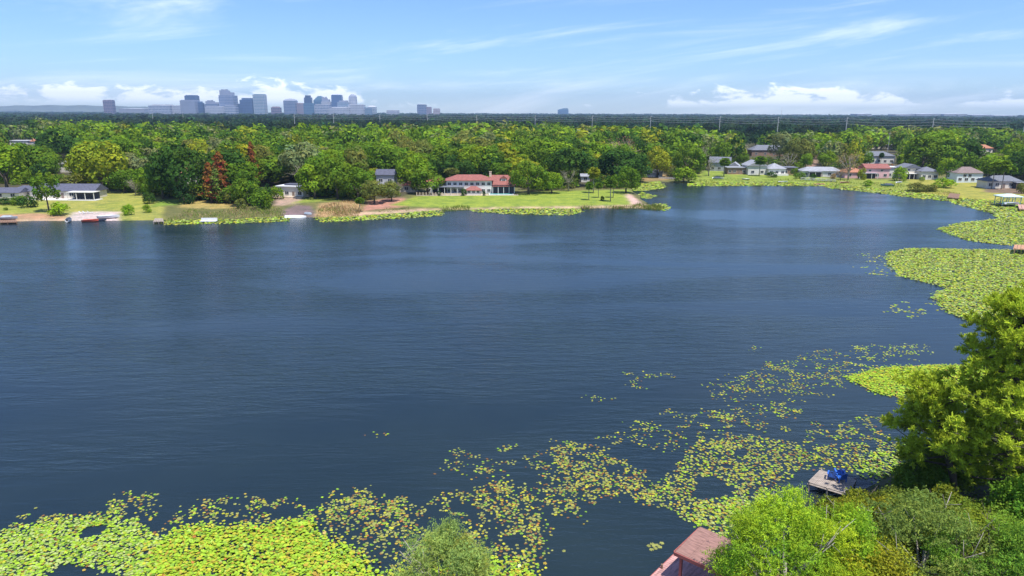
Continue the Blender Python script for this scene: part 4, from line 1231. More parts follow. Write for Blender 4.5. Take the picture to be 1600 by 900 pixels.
def wing(root, x0, x1, y0, y1, h, roof='hip', rh=1.8, wall=WHITE, roofm=ROOF_GREY, axis='x', nwin=3, door=False, z0=-.6, rows=1, over=.5):
    MB().box(x0, x1, y0, y1, z0, h).build('wall', wall, root)
    m = MB()
    if roof == 'flat':
        m.box(x0 - over, x1 + over, y0 - over, y1 + over, h + .003, h + .32)
    else:
        hip(m, x0, x1, y0, y1, h + .003, rh, over, roof == 'gable', axis)
    m.build('roof', roofm, root)
    if roof == 'gable' and axis == 'y':
        c, w = (x0 + x1) / 2, (x1 - x0) / 2
        MB().add([(c - w, y0 + .02, h + .19), (c + w, y0 + .02, h + .19), (c, y0 + .02, h + .19 + rh * w / (w + over)),
                  (c - w, y0 + .3, h + .19), (c + w, y0 + .3, h + .19), (c, y0 + .3, h + .19 + rh * w / (w + over))],
                 [(0, 1, 2), (5, 4, 3), (0, 3, 4, 1), (1, 4, 5, 2), (2, 5, 3, 0)]).build('gable_wall', wall, root)
    n = nwin + (1 if door else 0)
    for rw in range(rows):
        for i in range(n):
            x = x0 + (x1 - x0) * (i + .5) / max(n, 1)
            zb = .95 + rw * 2.9
            if door and rw == 0 and i == n // 2:
                d = MB().box(x - .5, x + .5, y0 - .07, y0 + .02, .05, 2.15).build('door', DOOR, root)
                MB().box(x + .32, x + .38, y0 - .12, y0 - .072, 1.0, 1.12).build('handle', METAL, d)
            else:
                window(root, x, y0, zb, min(1.5, (x1 - x0) / n * .55), 1.25)
def porch(root, x0, x1, y0, y1, h, roofm, post, n=4, screen=True, base=None):
    MB().box(x0 - .2, x1 + .2, y0 - .2, y1 - .05, h, h + .22).build('porch_roof', roofm, root)
    post_row(root, np.linspace(x0, x1, n), y0 + .05, -.3, h - .003, post)
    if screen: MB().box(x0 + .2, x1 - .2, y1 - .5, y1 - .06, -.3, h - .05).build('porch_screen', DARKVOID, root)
    if base: MB().box(x0 + .12, x1 - .12, y0 + .2, y0 + .45, -.5, .9).build('base_wall', base, root)
def chimney(root, x, y, z0, z1, mat):
    c = MB().box(x - .45, x + .45, y - .35, y + .35, z0, z1).build('chimney', mat, root)
    MB().box(x - .55, x + .55, y - .45, y + .45, z1 + .003, z1 + .2).build('chimney_cap', STONE, c)
def site(name, px, py, label, cat='house', rz=0.0, group='houses on the far shore'):
    p = G(px, py)
    return empty(name, p, rz, label, cat, group), m_per_px(p)

# the villa
r, s = site('villa', 722, 305, 'large white villa with red tiled roofs above the lawn', rz=R(3))
r.scale = (1.04, 1, .9)
wing(r, -6, 11.4, 4, 12, 5.9, 'hip', 2.2, WHITE, ROOF_RED, nwin=7, rows=2, door=True, over=.7)
wing(r, -14, -6.01, 6, 12, 5.2, 'hip', 1.7, WHITE, ROOF_ORANGE, nwin=4, rows=2)
wing(r, 11.6, 20.4, 5, 13, 3.9, 'gable', 3.9, WHITE, ROOF_RED, nwin=0, over=.9)
porch(r, 11.8, 20.2, 3.2, 4.99, 3.35, ROOF_RED, WHITE, 5)
wing(r, 15.0, 17.2, 6.0, 9, 6.6, 'gable', 1.1, WHITE, ROOF_RED, axis='y', nwin=0, z0=4.2, over=.25)
window(r, 16.1, 6.0, 5.1, 1.0, 1.1)
chimney(r, 11.0, 8.5, 5.0, 9.4, STONE)
porch(r, -11.4, .6, -.6, 5.9, 3.5, ROOF_GREY, WHITE, 6, True, STONE)
wing(r, 1.8, 7.0, .2, 3.4, 2.0, 'hip', 1.6, WHITE, ROOF_RED, nwin=3)
MB().box(-13, 21.5, -1.6, 5, -.7, .12).build('terrace', STONE, r)
MB().box(10.2, 19.8, -1.2, 2.6, -.4, .42).build('pool_coping', WHITE, r)
MB().box(10.6, 19.4, -.8, 2.2, .3, .446).build('pool_water', POOLW, r)
fc = empty('garden_fence', G(671, 306), 0, 'low stone and iron fence left of the villa terrace', 'fence')
for i in range(9):
    MB().box(-5 + i * 1.25 - .16, -5 + i * 1.25 + .16, -.16, .16, -.4, 1.35).build('pillar', STONE, fc)
for z_ in (.45, .8, 1.1): MB().tube([(-5, 0, z_), (5, 0, z_)], .035, 5).build('rail', BROWNW, fc)
MB().box(-5, 5, -.1, .1, -.5, .3).build('base_wall', STONE, fc)

r, s = site('ranch_house', 84, 312, 'long low ranch house with dark grey roof and white porch')
wing(r, -10.5, 13.5, 3, 11, 2.7, 'gable', 2.3, CREAM, ROOF_DARK, nwin=6, door=True)
wing(r, -19, -10.6, 4.5, 11, 2.5, 'hip', 1.7, CREAM, ROOF_DARK, nwin=2)
porch(r, 6.0, 15.6, -1.2, 2.98, 2.75, WHITE, WHITE, 4)
MB().box(-12, 16.5, -1.8, 3, -.6, .1).build('patio', WHITE, r)
r, s = site('outbuilding', 6, 313, 'small dark-roofed outbuilding at the left edge beside the ranch house')
wing(r, -5, 4.5, 2, 8, 2.4, 'gable', 1.6, CREAM, ROOF_DARK, nwin=2)
r, s = site('white_house', 103, 270, 'white gabled cottage glimpsed between trees behind the ranch house')
wing(r, -4, 3.4, 2, 9, 4.2, 'gable', 1.6, WHITE, ROOF_WHITE, axis='y', nwin=1); wing(r, 3.5, 8, 3, 9, 3.2, 'gable', 1.4, WHITE, ROOF_DARK, nwin=1)
r, s = site('white_house', 38, 229, 'pale distant house roofs among trees at upper left')
wing(r, -13, 2, 2, 10, 4.6, 'flat', .4, WHITE, ROOF_WHITE, nwin=4); wing(r, 6, 14, 0, 8, 4.2, 'gable', 2, WHITE, ROOF_ORANGE, nwin=1)
r, s = site('orange_roofed_house', 285, 288, 'house with orange tiled roof half hidden behind the dark oak')
wing(r, -6, 6, 2, 10, 4.2, 'hip', 2.4, CREAM, ROOF_ORANGE, nwin=3)
r, s = site('white_flat_house', 449, 309, 'white flat-roofed house among trees above the ramp', rz=R(-14))
wing(r, -5.4, 5.6, 2, 10, 3.9, 'flat', .4, WHITE, ROOF_WHITE, nwin=3, door=True)
MB().box(-3.4, 2.4, 4, 8, 4.24, 4.75).build('roof_skylight', ROOF_DARK, r)
MB().box(-6, 6.4, -.6, 2, -.6, .5).build('deck', STONE, r)
r, s = site('grey_house', 601, 300, 'grey two-storey house peeking out above the magnolias')
wing(r, -3.6, 3.8, 2, 9, 6.6, 'gable', 2.0, GREYW, ROOF_DARK, nwin=2, rows=2); porch(r, -3.4, 3.6, .2, 1.98, 2.8, WHITE, WHITE, 3)
r, s = site('garden_house', 640, 301, 'small red-roofed garden house with stone wall left of the villa')
wing(r, -2.8, 2.8, 1, 5, 2.8, 'hip', 1.4, STONE, ROOF_RED, nwin=2); MB().box(-8, -2.9, 1.2, 1.6, -.5, 1.7).build('garden_wall', STONE, r)
r, s = site('white_shed', 875, 279, 'white building glimpsed behind the brownish tree on the lawn')
wing(r, -2.8, 2.8, 1, 6, 4.2, 'gable', 1.4, WHITE, ROOF_PALE, axis='y', nwin=1)
r, s = site('white_shed', 915, 285, 'small white shed glimpsed behind the lawn palms')
wing(r, -2, 2, 1, 5, 2.6, 'gable', 1.1, WHITE, ROOF_PALE, nwin=1)
r, s = site('cove_house', 1022, 277, 'low grey-roofed shed beside the little cove')
wing(r, -5, 4.5, 1, 6, 2.3, 'gable', 1.5, GREYW, ROOF_PALE, nwin=2)
fc = empty('white_fence', G(1042, 280), R(-18), 'low white fence beside the cove shed', 'fence')
for i in range(8): MB().box(-4 + i * 1.15 - .07, -4 + i * 1.15 + .07, -.07, .07, -.3, 1.1).build('post', WHITE, fc)
for z_ in (.35, .65, .95): MB().box(-4, 4.05, -.1, -.072, z_ - .07, z_ + .07).build('rail', WHITE, fc)

r, s = site('gabled_house', 1126, 268, 'grey-roofed house with pale gable left of the wide grey house', rz=R(-20))
wing(r, -6.5, 4.5, 2, 10, 4.6, 'gable', 3.0, GREYW, ROOF_GREY, nwin=3); wing(r, 4.6, 9.5, .5, 9, 3.0, 'gable', 2.0, WHITE, ROOF_PALE, axis='y', nwin=1)
r, s = site('wide_house', 1186, 274, 'wide grey-roofed house with two front gables on the bay')
wing(r, -15, -5.01, 6, 13, 3.4, 'flat', .3, BROWNW, ROOF_PALE, nwin=3, door=True); wing(r, -5, 5, 3, 14, 4.6, 'gable', 2.6, WHITE, ROOF_PALE, axis='y', nwin=2)
wing(r, 5.01, 14, .5, 10, 3.3, 'hip', 2.6, WHITE, ROOF_PALE, nwin=3); wing(r, 14.01, 22, 5, 12, 3.6, 'flat', .3, BROWNW, ROOF_GREY, nwin=2)
MB().box(4.4, 15, -1.4, .45, -.6, .9).build('terrace_wall', WHITE, r)
r, s = site('back_house', 1204, 244, 'grey shingled house roof behind the wide grey house')
wing(r, -13, 13, 2, 12, 4.0, 'hip', 3.4, BROWNW, ROOF_GREY, nwin=4)
r, s = site('white_ranch', 1284, 277, 'long white ranch house with pale roof on the bay', rz=R(-4))
wing(r, -9.5, 10.5, 2, 9, 2.9, 'hip', 1.9, WHITE, ROOF_PALE, nwin=4, door=True); porch(r, -6.5, 0, .2, 1.98, 2.6, ROOF_PALE, WHITE, 3)
r, s = site('pink_house', 1364, 279.5, 'pink two-storey house with red roof and dark porch')
wing(r, -2.5, 9.5, 3, 11, 4.9, 'gable', 2.0, PINK, ROOF_RED, nwin=3, rows=1); window(r, 5.6, 3.0, 3.5, 1.1, .9); window(r, -.5, 3.0, 3.5, 1.1, .9)
wing(r, -12.5, -2.51, 4, 11, 2.8, 'hip', 2.0, PINK, ROOF_ORANGE, nwin=2); porch(r, -6.5, 2.5, .6, 2.98, 2.6, ROOF_PALE, WHITE, 4)
r, s = site('grey_roofed_block', 1376, 256, 'long grey-roofed building behind the pink house')
wing(r, -10, 9.5, 2, 12, 4.6, 'hip', 2.6, WHITE, ROOF_GREY, nwin=5)
r, s = site('far_roofs', 1379, 233, 'low flat-roofed buildings beyond the pink house', 'building')
wing(r, -16, 12, 2, 12, 3.2, 'flat', .3, CREAM, ROOF_PALE, nwin=6)
r, s = site('white_annex', 1401, 279, 'narrow white house wall between pink and pale houses')
wing(r, -4, 5, 4, 10, 5.2, 'flat', .3, WHITE, ROOF_WHITE, nwin=2)
r, s = site('two_storey_house', 1428, 280, 'pale two-storey house with grey gable above the marsh')
wing(r, -4.8, 4.4, 2, 10, 5.2, 'gable', 1.9, CREAM, ROOF_GREY, axis='y', nwin=0); window(r, -2, 2.0, 4.0, 1.1, .9); window(r, 2, 2.0, 4.0, 1.1, .9); porch(r, -4.6, 4.2, -.2, 1.98, 2.6, WHITE, WHITE, 5)
r, s = site('bungalow', 1453, 281, 'pale bungalow with three dark windows right of the two-storey house')
wing(r, -4, 4.4, 1, 9, 3.9, 'hip', 2.0, WHITE, ROOF_GREY, nwin=3)
r, s = site('blue_white_house', 1518, 286, 'blue-white house with brown hip roof on the right shore')
wing(r, -6, 6.2, 2, 10, 4.4, 'hip', 2.6, PALEBLUE, mat_plain('brown_shingles', (0.20, 0.15, 0.14), .9, .2, 1.4, .3), nwin=4, rows=1)
window(r, -2.4, 2.0, 2.7, 1.4, 1.2); window(r, 0, 2.0, 2.7, 1.4, 1.2)
r, s = site('shaded_house', 1578, 295, 'house with dark shaded porch behind the palm clump')
wing(r, -9, 6, 2, 9, 3.0, 'hip', 2.2, CREAM, ROOF_GREY, nwin=4, door=True); porch(r, 2, 8, -1, 1.98, 2.7, ROOF_PALE, BROWNW, 3)
r, s = site('orange_roofed_house', 1540, 239, 'distant house with orange roof among dark trees at right')
wing(r, -6.5, 6.5, 2, 10, 3.4, 'hip', 2.6, CREAM, ROOF_ORANGE, nwin=3)
r, s = site('white_house', 1436, 225, 'distant pale house roof above the trees behind the bungalow')
wing(r, -6, 6, 2, 10, 4.6, 'gable', 1.9, WHITE, ROOF_PALE, axis='y', nwin=2)
r, s = site('barn', 1271, 234, 'distant pale roof at the end of the brown track')
wing(r, -4, 4, 2, 10, 3.4, 'gable', 2.0, CREAM, ROOF_PALE, nwin=2)

# ------------------------------------------------------------------ docks, boats and other things on the shores
def dock(name, corners_px, z, label, wood, n_plank, posts=True, parent_extra=None):
    """corners_px: near-left, far-left, far-right, near-right; planks run across the short way"""
    A_, B_, C_, D_ = [P(x, y, z) for x, y in corners_px]
    root = empty(name, (A_.x, A_.y, z), 0, label, 'dock')
    rel = lambda v: Vector((v.x - A_.x, v.y - A_.y, 0))
    a0, b0, c0, d0 = rel(A_), rel(B_), rel(C_), rel(D_)
    gap = .12
    for i in range(n_plank):
        t0, t1 = (i + gap / 2) / n_plank, (i + 1 - gap / 2) / n_plank
        q = [a0.lerp(d0, t0), a0.lerp(d0, t1), b0.lerp(c0, t1), b0.lerp(c0, t0)]
        dz = random.uniform(-.008, .008)
        MB().add([(v.x, v.y, dz) for v in q] + [(v.x, v.y, dz - .05) for v in q],
                 [(0, 1, 2, 3), (7, 6, 5, 4), (0, 4, 5, 1), (1, 5, 6, 2), (2, 6, 7, 3), (3, 7, 4, 0)]).build('plank', wood, root)
    for u, v in ((a0, d0), (b0, c0), (a0.lerp(b0, .5), d0.lerp(c0, .5))):
        MB().tube([(u.x, u.y, -.16), (v.x, v.y, -.16)], .09, 4).build('joist', wood, root)
    if posts:
        for e0, e1 in ((a0, d0), (b0, c0)):
            for t_ in (.04, .5, .96):
                v = e0.lerp(e1, t_)
                MB().tube([(v.x, v.y, -2.2 - z), (v.x, v.y, .0 if t_ == .5 else .12)], .09, 7).build('post', wood, root)
    return root, (a0, b0, c0, d0), A_
# weathered dock with blue chairs
root, (a0, b0, c0, d0), A_ = dock('wooden_dock', [(1262, 753), (1281, 734), (1339, 749), (1325, 772)], .9, 'small weathered grey wooden dock among lily pads', WOODG, 24)
BLUE = mat_plain('blue_plastic', (0.03, 0.13, 0.52), .4, .1, 2.0)
def deck_chair(loc, rz, label):
    r = empty('deck_chair', loc, rz, label, 'chair', 'blue chairs on the grey dock')
    MB().add([(-.28, -.3, .34), (.28, -.3, .34), (.28, .25, .24), (-.28, .25, .24), (-.28, -.3, .38), (.28, -.3, .38), (.28, .25, .28), (-.28, .25, .28)],
             [(3, 2, 1, 0), (4, 5, 6, 7), (0, 1, 5, 4), (1, 2, 6, 5), (2, 3, 7, 6), (3, 0, 4, 7)]).build('seat', BLUE, r)
    for i in range(5):
        x = -.24 + i * .12; hh = .98 - .03 * abs(i - 2)
        MB().add([(x - .05, .26, .25), (x + .05, .26, .25), (x + .05, .52, hh), (x - .05, .52, hh), (x - .05, .30, .25), (x + .05, .30, .25), (x + .05, .56, hh), (x - .05, .56, hh)],
                 [(3, 2, 1, 0), (4, 5, 6, 7), (0, 1, 5, 4), (1, 2, 6, 5), (2, 3, 7, 6), (3, 0, 4, 7)]).build('back_slat', BLUE, r)
    for sx in (-1, 1):
        MB().box(sx * .36 - .07, sx * .36 + .07, -.36, .38, .55, .58).build('armrest', BLUE, r)
        MB().box(sx * .34 - .03, sx * .34 + .03, -.33, -.25, 0, .548).build('leg', BLUE, r)
        MB().box(sx * .34 - .03, sx * .34 + .03, .28, .35, 0, .548).build('leg', BLUE, r)
for (px, py, rz, lab) in [(1300, 748, R(150), 'leftmost blue chair on the small grey dock'), (1311, 744, R(165), 'rear blue chair on the small grey dock'), (1313, 751, R(190), 'front blue chair on the small grey dock')]:
    q = P(px, py, .91)
    deck_chair((q.x, q.y, .91), rz, lab)
# red boathouse
zr, zd = 3.1, .7
A2, B2, C2 = P(1055, 863, zr), P(1106, 832, zr), P(1108, 887, zr)
ex, ey = (C2 - A2), (B2 - A2)
Lx, Ly = 6.2, ey.length
exn = ex.normalized(); rz = math.atan2(exn.y, exn.x)
eyn = Vector((-exn.y, exn.x, 0))
root = empty('boathouse', (A2.x, A2.y, 0), rz, 'red-brown open boathouse with flat roof at bottom edge', 'boathouse')
nseg = 6
for i in range(nseg):
    x0, x1 = Lx * i / nseg, Lx * (i + 1) / nseg - .012
    MB().add([(x0, 0, zr), (x1, 0, zr), (x1, Ly, zr + .12), (x0, Ly, zr + .12), (x0, 0, zr + .06), (x1, 0, zr + .06), (x1, Ly, zr + .18), (x0, Ly, zr + .18)],
             [(3, 2, 1, 0), (4, 5, 6, 7), (0, 1, 5, 4), (1, 2, 6, 5), (2, 3, 7, 6), (3, 0, 4, 7)]).build('roof_sheet', REDROOF, root)
MB().box(-.06, Lx + .05, -.10, -.02, zr - .22, zr + .05).build('fascia', REDWOOD, root)
MB().box(-.12, -.062, -.02, Ly, zr - .2, zr + .05).build('fascia', REDWOOD, root)
for (x, y) in ((.35, .3), (Lx - .4, .3), (.35, Ly - .3), (Lx - .4, Ly - .3), (Lx * .5, Ly - .3)):
    MB().box(x - .09, x + .09, y - .09, y + .09, -2.2, zr - .02 + .12 * y / Ly).build('post', REDWOOD, root)
PINKDECK = mat_plain('faded_red_planks', (0.46, 0.25, 0.23), .85, .35, 1.0, .3, stretch=(5, 1, 1))
npl = 26
for i in range(npl):
    y0 = -2.2 + (Ly + 2.2) * i / npl
    MB().box(-1.5, Lx, y0, y0 + (Ly + 2.2) / npl - .02, zd - .06, zd + random.uniform(-.006, .006)).build('deck_plank', PINKDECK, root)
MB().box(-1.52, Lx, -2.24, -2.205, zd - .28, zd - .005).build('deck_edge', REDWOOD, root)
MB().box(-1.56, -1.505, -2.2, Ly, zd - .28, zd - .005).build('deck_edge', REDWOOD, root)
for y in (-2.0, .8, Ly - .3):
    MB().tube([(-1.35, y, -2.2), (-1.35, y, zd + .35)], .08, 7).build('piling', WOODB, root)
MB().tube([(-1.4, -1.2, zd), (-1.4, -1.2, zd + .3), (-1.25, -1.2, zd + .42), (-1.1, -1.2, zd + .3), (-1.1, -1.2, zd)], .03, 5).build('ladder_rail', METAL, root)

def boat(name, px, py, L_, W_, Hh, rz, mat, inner, label, z=None, flip=False, seats=2, cat='boat', cover=False):
    p = G(px, py) if z is None else P(px, py, z)
    if p.z < 0: p.z = -.08
    r = empty(name, p, rz, label, cat, 'small boats along the shore')
    secs = 9
    v, f = [], []
    for i in range(secs):
        t = i / (secs - 1)
        wd_ = W_ / 2 * (1 - max(0, (t - .45) / .55) ** 2.2) * (.86 + .14 * min(1, t * 4)) + .02
        kz = .03 + .35 * Hh * max(0, (t - .6) / .4) ** 2
        x = (t - .5) * L_
        tz = Hh * (1 + .25 * t * t)
        v += [(x, -wd_, tz), (x, -wd_ * .72, kz + Hh * .2), (x, 0, kz), (x, wd_ * .72, kz + Hh * .2), (x, wd_, tz),
              (x, wd_ - .06, tz), (x, (wd_ - .06) * .6, kz + Hh * .3), (x, -(wd_ - .06) * .6, kz + Hh * .3), (x, -wd_ + .06, tz)]
    for i in range(secs - 1):
        for k in range(9):
            f.append((i * 9 + k, i * 9 + (k + 1) % 9, (i + 1) * 9 + (k + 1) % 9, (i + 1) * 9 + k))
    f += [tuple(range(9)), tuple(range((secs - 1) * 9 + 8, (secs - 1) * 9 - 1, -1))]
    m = MB().add([(a_, b_, (Hh * 1.25 - c_) if flip else c_) for a_, b_, c_ in v], f)
    m.build('hull', mat, r)
    if not flip:
        for i in range(seats):
            x = -L_ * .25 + i * L_ * .3
            MB().box(x - .15, x + .15, -W_ * .42, W_ * .42, Hh * .62, Hh * .7).build('bench', inner, r)
        if cover: MB().prism([(-L_ * .4, -W_ * .45), (L_ * .25, -W_ * .45), (L_ * .25, W_ * .45), (-L_ * .4, W_ * .45)], Hh * 1.02, Hh * 1.6, [(-L_ * .3, -W_ * .1), (L_ * .15, -W_ * .1), (L_ * .15, W_ * .1), (-L_ * .3, W_ * .1)]).build('cover', inner, r)
    else:
        MB().box(-L_ * .3, L_ * .3, -.04, .04, Hh * 1.2, Hh * 1.29).build('keel', mat, r)
    return r
REDP = mat_plain('red_gelcoat', (0.55, 0.10, 0.06), .4, .1, 1.0)
WHITEP = mat_plain('white_gelcoat', (0.64, 0.64, 0.64), .35, .05, 1.0)
GREYP = mat_plain('grey_aluminium', (0.42, 0.45, 0.48), .45, .1, 1.0, 0, .4)
TEALP = mat_plain('teal_gelcoat', (0.10, 0.22, 0.25), .5, .1, 1.0)
NAVY = mat_plain('dark_blue_canvas', (0.05, 0.06, 0.10), .8, .1, 1.0)
boat('rowing_boat', 141, 344, 4.6, 1.7, .75, R(12), REDP, NAVY, 'red boat pulled up on the sandy beach')
boat('jet_ski', 108, 344, 2.9, 1.2, .9, R(95), WHITEP, NAVY, 'white jet ski at left end of the sandy beach', cover=True, seats=1)
boat('motor_boat', 170, 341, 6.2, 2.1, .9, R(14), WHITEP, GREYP, 'white motor boat at right end of the sandy beach', cover=False, seats=3)
boat('canoe', 154, 343, 4.2, .9, .5, R(40), NAVY, GREYP, 'dark canoe between the red boat and white motor boat')
for k, (px, py) in enumerate([(128, 334.5), (134, 334), (141, 333.5)]):
    r = empty('sun_lounger', G(px, py), R(100 + 8 * k), ['leftmost', 'middle', 'rightmost'][k] + ' white sun lounger on the sandy beach', 'sun lounger', 'white loungers on the beach')
    MB().box(-.35, .35, -.9, .3, .3, .38).build('seat', WHITEP, r)
    MB().add([(-.35, .3, .3), (.35, .3, .3), (.35, .85, .85), (-.35, .85, .85), (-.35, .3, .38), (.35, .3, .38), (.35, .8, .92), (-.35, .8, .92)],
             [(3, 2, 1, 0), (4, 5, 6, 7), (0, 1, 5, 4), (1, 2, 6, 5), (2, 3, 7, 6), (3, 0, 4, 7)]).build('backrest', WHITEP, r)
    for sx in (-.3, .3):
        for sy in (-.8, .2): MB().box(sx - .03, sx + .03, sy - .03, sy + .03, -.05, .298).build('leg', WHITEP, r)
boat('rowing_boat', 462, 337.5, 6.6, 2.2, .7, R(4), WHITEP, GREYP, 'white overturned boat on the bank by the ramp', flip=True)
boat('rowing_boat', 482, 335, 2.6, 1.3, .6, R(-20), GREYP, GREYP, 'small grey dinghy beside the white overturned boat', flip=True)
boat('rowing_boat', 1122, 280, 5.4, 1.9, .8, R(-8), GREYP, NAVY, 'dark grey boat on the bank under the bushy palm', cover=True)
boat('rowing_boat', 1165, 281, 3.8, 1.4, .6, R(170), GREYP, NAVY, 'small grey boat on green bank left of the second palm')
boat('rowing_boat', 1224, 283, 4.6, 1.4, .6, R(5), GREYP, NAVY, 'low grey skiff in marsh before the wide grey house')
boat('rowing_boat', 1320, 286, 4.2, 1.5, .6, R(-5), mat_plain('brown_gelcoat', (0.34, 0.16, 0.11), .5, .1, 1.0), NAVY, 'brown boat in marsh before the tan tree')
boat('rowing_boat', 1386, 291, 5.6, 1.9, .8, R(165), TEALP, NAVY, 'teal boat on the bank before the pink house', cover=True)
boat('rowing_boat', 1405, 286, 3.6, 1.3, .6, R(20), WHITEP, NAVY, 'small white boat right of the teal boat')

root, _, _ = dock('wooden_dock', [(-4, 347), (2, 341), (24, 341), (27, 346.5)], .7, 'low wooden dock at the left edge of far shore', WOODB, 8)
boat('jon_boat', 14, 343, 5.0, 1.9, .8, R(8), GREYP, GREYP, 'covered silver boat on the dock at left edge', z=.72, cover=True)
dock('wooden_dock', [(239, 346), (242, 341), (254, 341), (256, 345.5)], .8, 'tiny wooden dock left of the tan reeds', WOODG, 6)
r = empty('swim_raft', P(326, 347), R(4), 'white floating swim raft before the tan reeds', 'raft')
MB().box(-2.4, 2.4, -.9, .9, .25, .42).build('deck', WHITEP, r)
for x in (-1.6, 0, 1.6): MB().tube([(x, -.8, .1), (x, .8, .1)], .22, 8).build('float', GREYP, r)
MB().box(-2.4, 2.4, .75, .85, .422, 1.2).build('backrest', WHITEP, r)
dock('wooden_dock', [(1480, 308), (1484, 301.5), (1500, 303), (1498, 310)], .8, 'dark wooden dock in marsh before the blue-white house', WOODB, 8)
w_ = empty('boardwalk', G(1527, 311), R(-7), 'narrow boardwalk through marsh right of the dark dock', 'boardwalk')
for i in range(18): MB().box(-9 + i, -9 + i + .9, -.6, .6, .45, .5).build('plank', WOODB, w_)
for x in (-8.5, -4, 0, 4, 8.5):
    for y in (-.5, .5): MB().tube([(x, y, -1.2), (x, y, .448)], .08, 6).build('post', WOODB, w_)
# teal boathouse
r = empty('boathouse', P(1580, 323), R(-3), 'open boathouse with pale blue roof in the right-hand marsh', 'boathouse')
TEALR = mat_plain('pale_blue_metal_roof', (0.50, 0.64, 0.66), .5, .06, 1.0)
TEALW = mat_plain('teal_paint', (0.15, 0.36, 0.38), .7, .1, 1.0)
hip(MB(), -3.4, 3.4, 0, 5, 3.5, .8, .4).build('roof', TEALR, r)
for x in (-3.2, -1.1, 1.1, 3.2):
    for y in (.2, 4.8): MB().box(x - .09, x + .09, y - .09, y + .09, -1.2, 3.498).build('post', TEALW, r)
for y in (.2, 4.8):
    MB().box(-3.3, 3.3, y - .05, y + .05, 3.1, 3.3).build('beam', TEALW, r)
    for x in (-2.15, 0, 2.15):
        MB().tube([(x - 1, y, 1.2), (x + 1, y, 3.1)], .05, 5).build('brace', TEALW, r)
        MB().box(x - 1, x + 1, y - .04, y + .04, 1.1, 1.22).build('rail', TEALW, r)
for i in range(10): MB().box(-3.5, 3.5, i * .5, i * .5 + .46, .72, .8).build('deck_plank', WOODG, r)
b_ = boat('motor_boat', 1581, 320, 4.8, 1.8, .8, R(0), GREYP, TEALP, 'grey boat hanging inside the open boathouse', z=.81)
dock('wooden_dock', [(1592, 326), (1590, 319), (1640, 321), (1645, 328)], .9, 'reddish dock joining the pale blue boathouse at right edge', mat_plain('pinkish_boards', (0.45, 0.26, 0.21), .9, .2, 1.2, .3), 10)
dock('wooden_dock', [(1583, 388), (1585, 382), (1650, 384), (1655, 391)], 1.5, 'tall brown dock end poking in at the right edge', mat_plain('orange_brown_boards', (0.42, 0.23, 0.13), .9, .2, 1.2, .3), 12)
w_ = empty('gangway', G(1278, 283), R(-38), 'pale gangway running down to the water from white ranch', 'gangway')
for i in range(16): MB().box(-8 + i, -8 + i + .92, -.7, .7, .5, .57).build('plank', ROOF_PALE, w_)
for y in (-.68, .68):
    MB().tube([(-8, y, 1.3), (8, y, 1.3)], .05, 5).build('rail', WHITE, w_)
    for i in range(9): MB().box(-8 + i * 2 - .05, -8 + i * 2 + .05, y - .05, y + .05, -.8, 1.3).build('post', WHITE, w_)
r = empty('swim_raft', P(1280, 288.5), 0, 'reddish float at the foot of pale gangway', 'raft')
for i in range(6): MB().box(-2.4 + i * .8, -2.4 + i * .8 + .74, -1.2, 1.2, .3, .4).build('plank', ROOF_ORANGE, r)
for y in (-.9, .9): MB().tube([(-2.3, y, .12), (2.3, y, .12)], .2, 8).build('float', GREYP, r)

# ------------------------------------------------------------------ power line beyond the wood
CONC = mat_plain('pale_concrete_pole', (0.44, 0.44, 0.42), .8, .08, .6)
CABLE = mat_plain('aluminium_cable', (0.30, 0.31, 0.32), .5, .05, .5)
POLES = [(461, 1150), (522, 1120), (594, 1085), (668, 1050), (745, 1010), (836, 975), (925, 935), (1016, 895), (1124, 850), (1215, 800), (1322, 740), (1457, 680), (1600, 630)]
tops = []
for k, (px, D_) in enumerate(POLES):
    q = at_depth(px, 200, D_)
    z0 = H(q.x, q.y)
    r = empty('power_pole', (q.x, q.y, z0), R(12), '%s pale power pole from left rising beyond the wood' % (ORD[k] if k < 12 else 'last'), 'power pole', 'poles of the power line')
    MB().tube([(0, 0, -1), (0, 0, 14), (0, 0, 25.5)], [.55, .42, .28], 8).build('shaft', CONC, r)
    pts = []
    for j, z_ in enumerate((24.6, 22.0, 19.4)):
        sx = 1 if j % 2 == 0 else -1
        a_ = MB().tube([(0, 0, z_), (sx * 1.8, 0, z_ + .35)], [.12, .08], 5).build('arm', CONC, r)
        MB().tube([(sx * 1.8, 0, z_ + .3), (sx * 1.8, 0, z_ - .6)], .11, 6).build('insulator', CABLE, a_)
        pts.append(Vector((q.x + sx * 1.8 * math.cos(R(12)), q.y + sx * 1.8 * math.sin(R(12)), z0 + z_ - .6)))
    tops.append(pts)
for j, nm in enumerate(('top', 'middle', 'lowest')):
    m = MB()
    pts = []
    for a_, b_ in zip(tops[:-1], tops[1:]):
        for t_ in np.linspace(0, 1, 7)[:-1]:
            v = a_[j].lerp(b_[j], t_); v.z -= 1.3 * 4 * t_ * (1 - t_)
            pts.append(v)
    m.tube(pts, .10, 4)
    o = m.build('power_cable', CABLE)
    set_props(o, nm + ' cable of the power line beyond the wood', 'cable', 'cables of the power line')
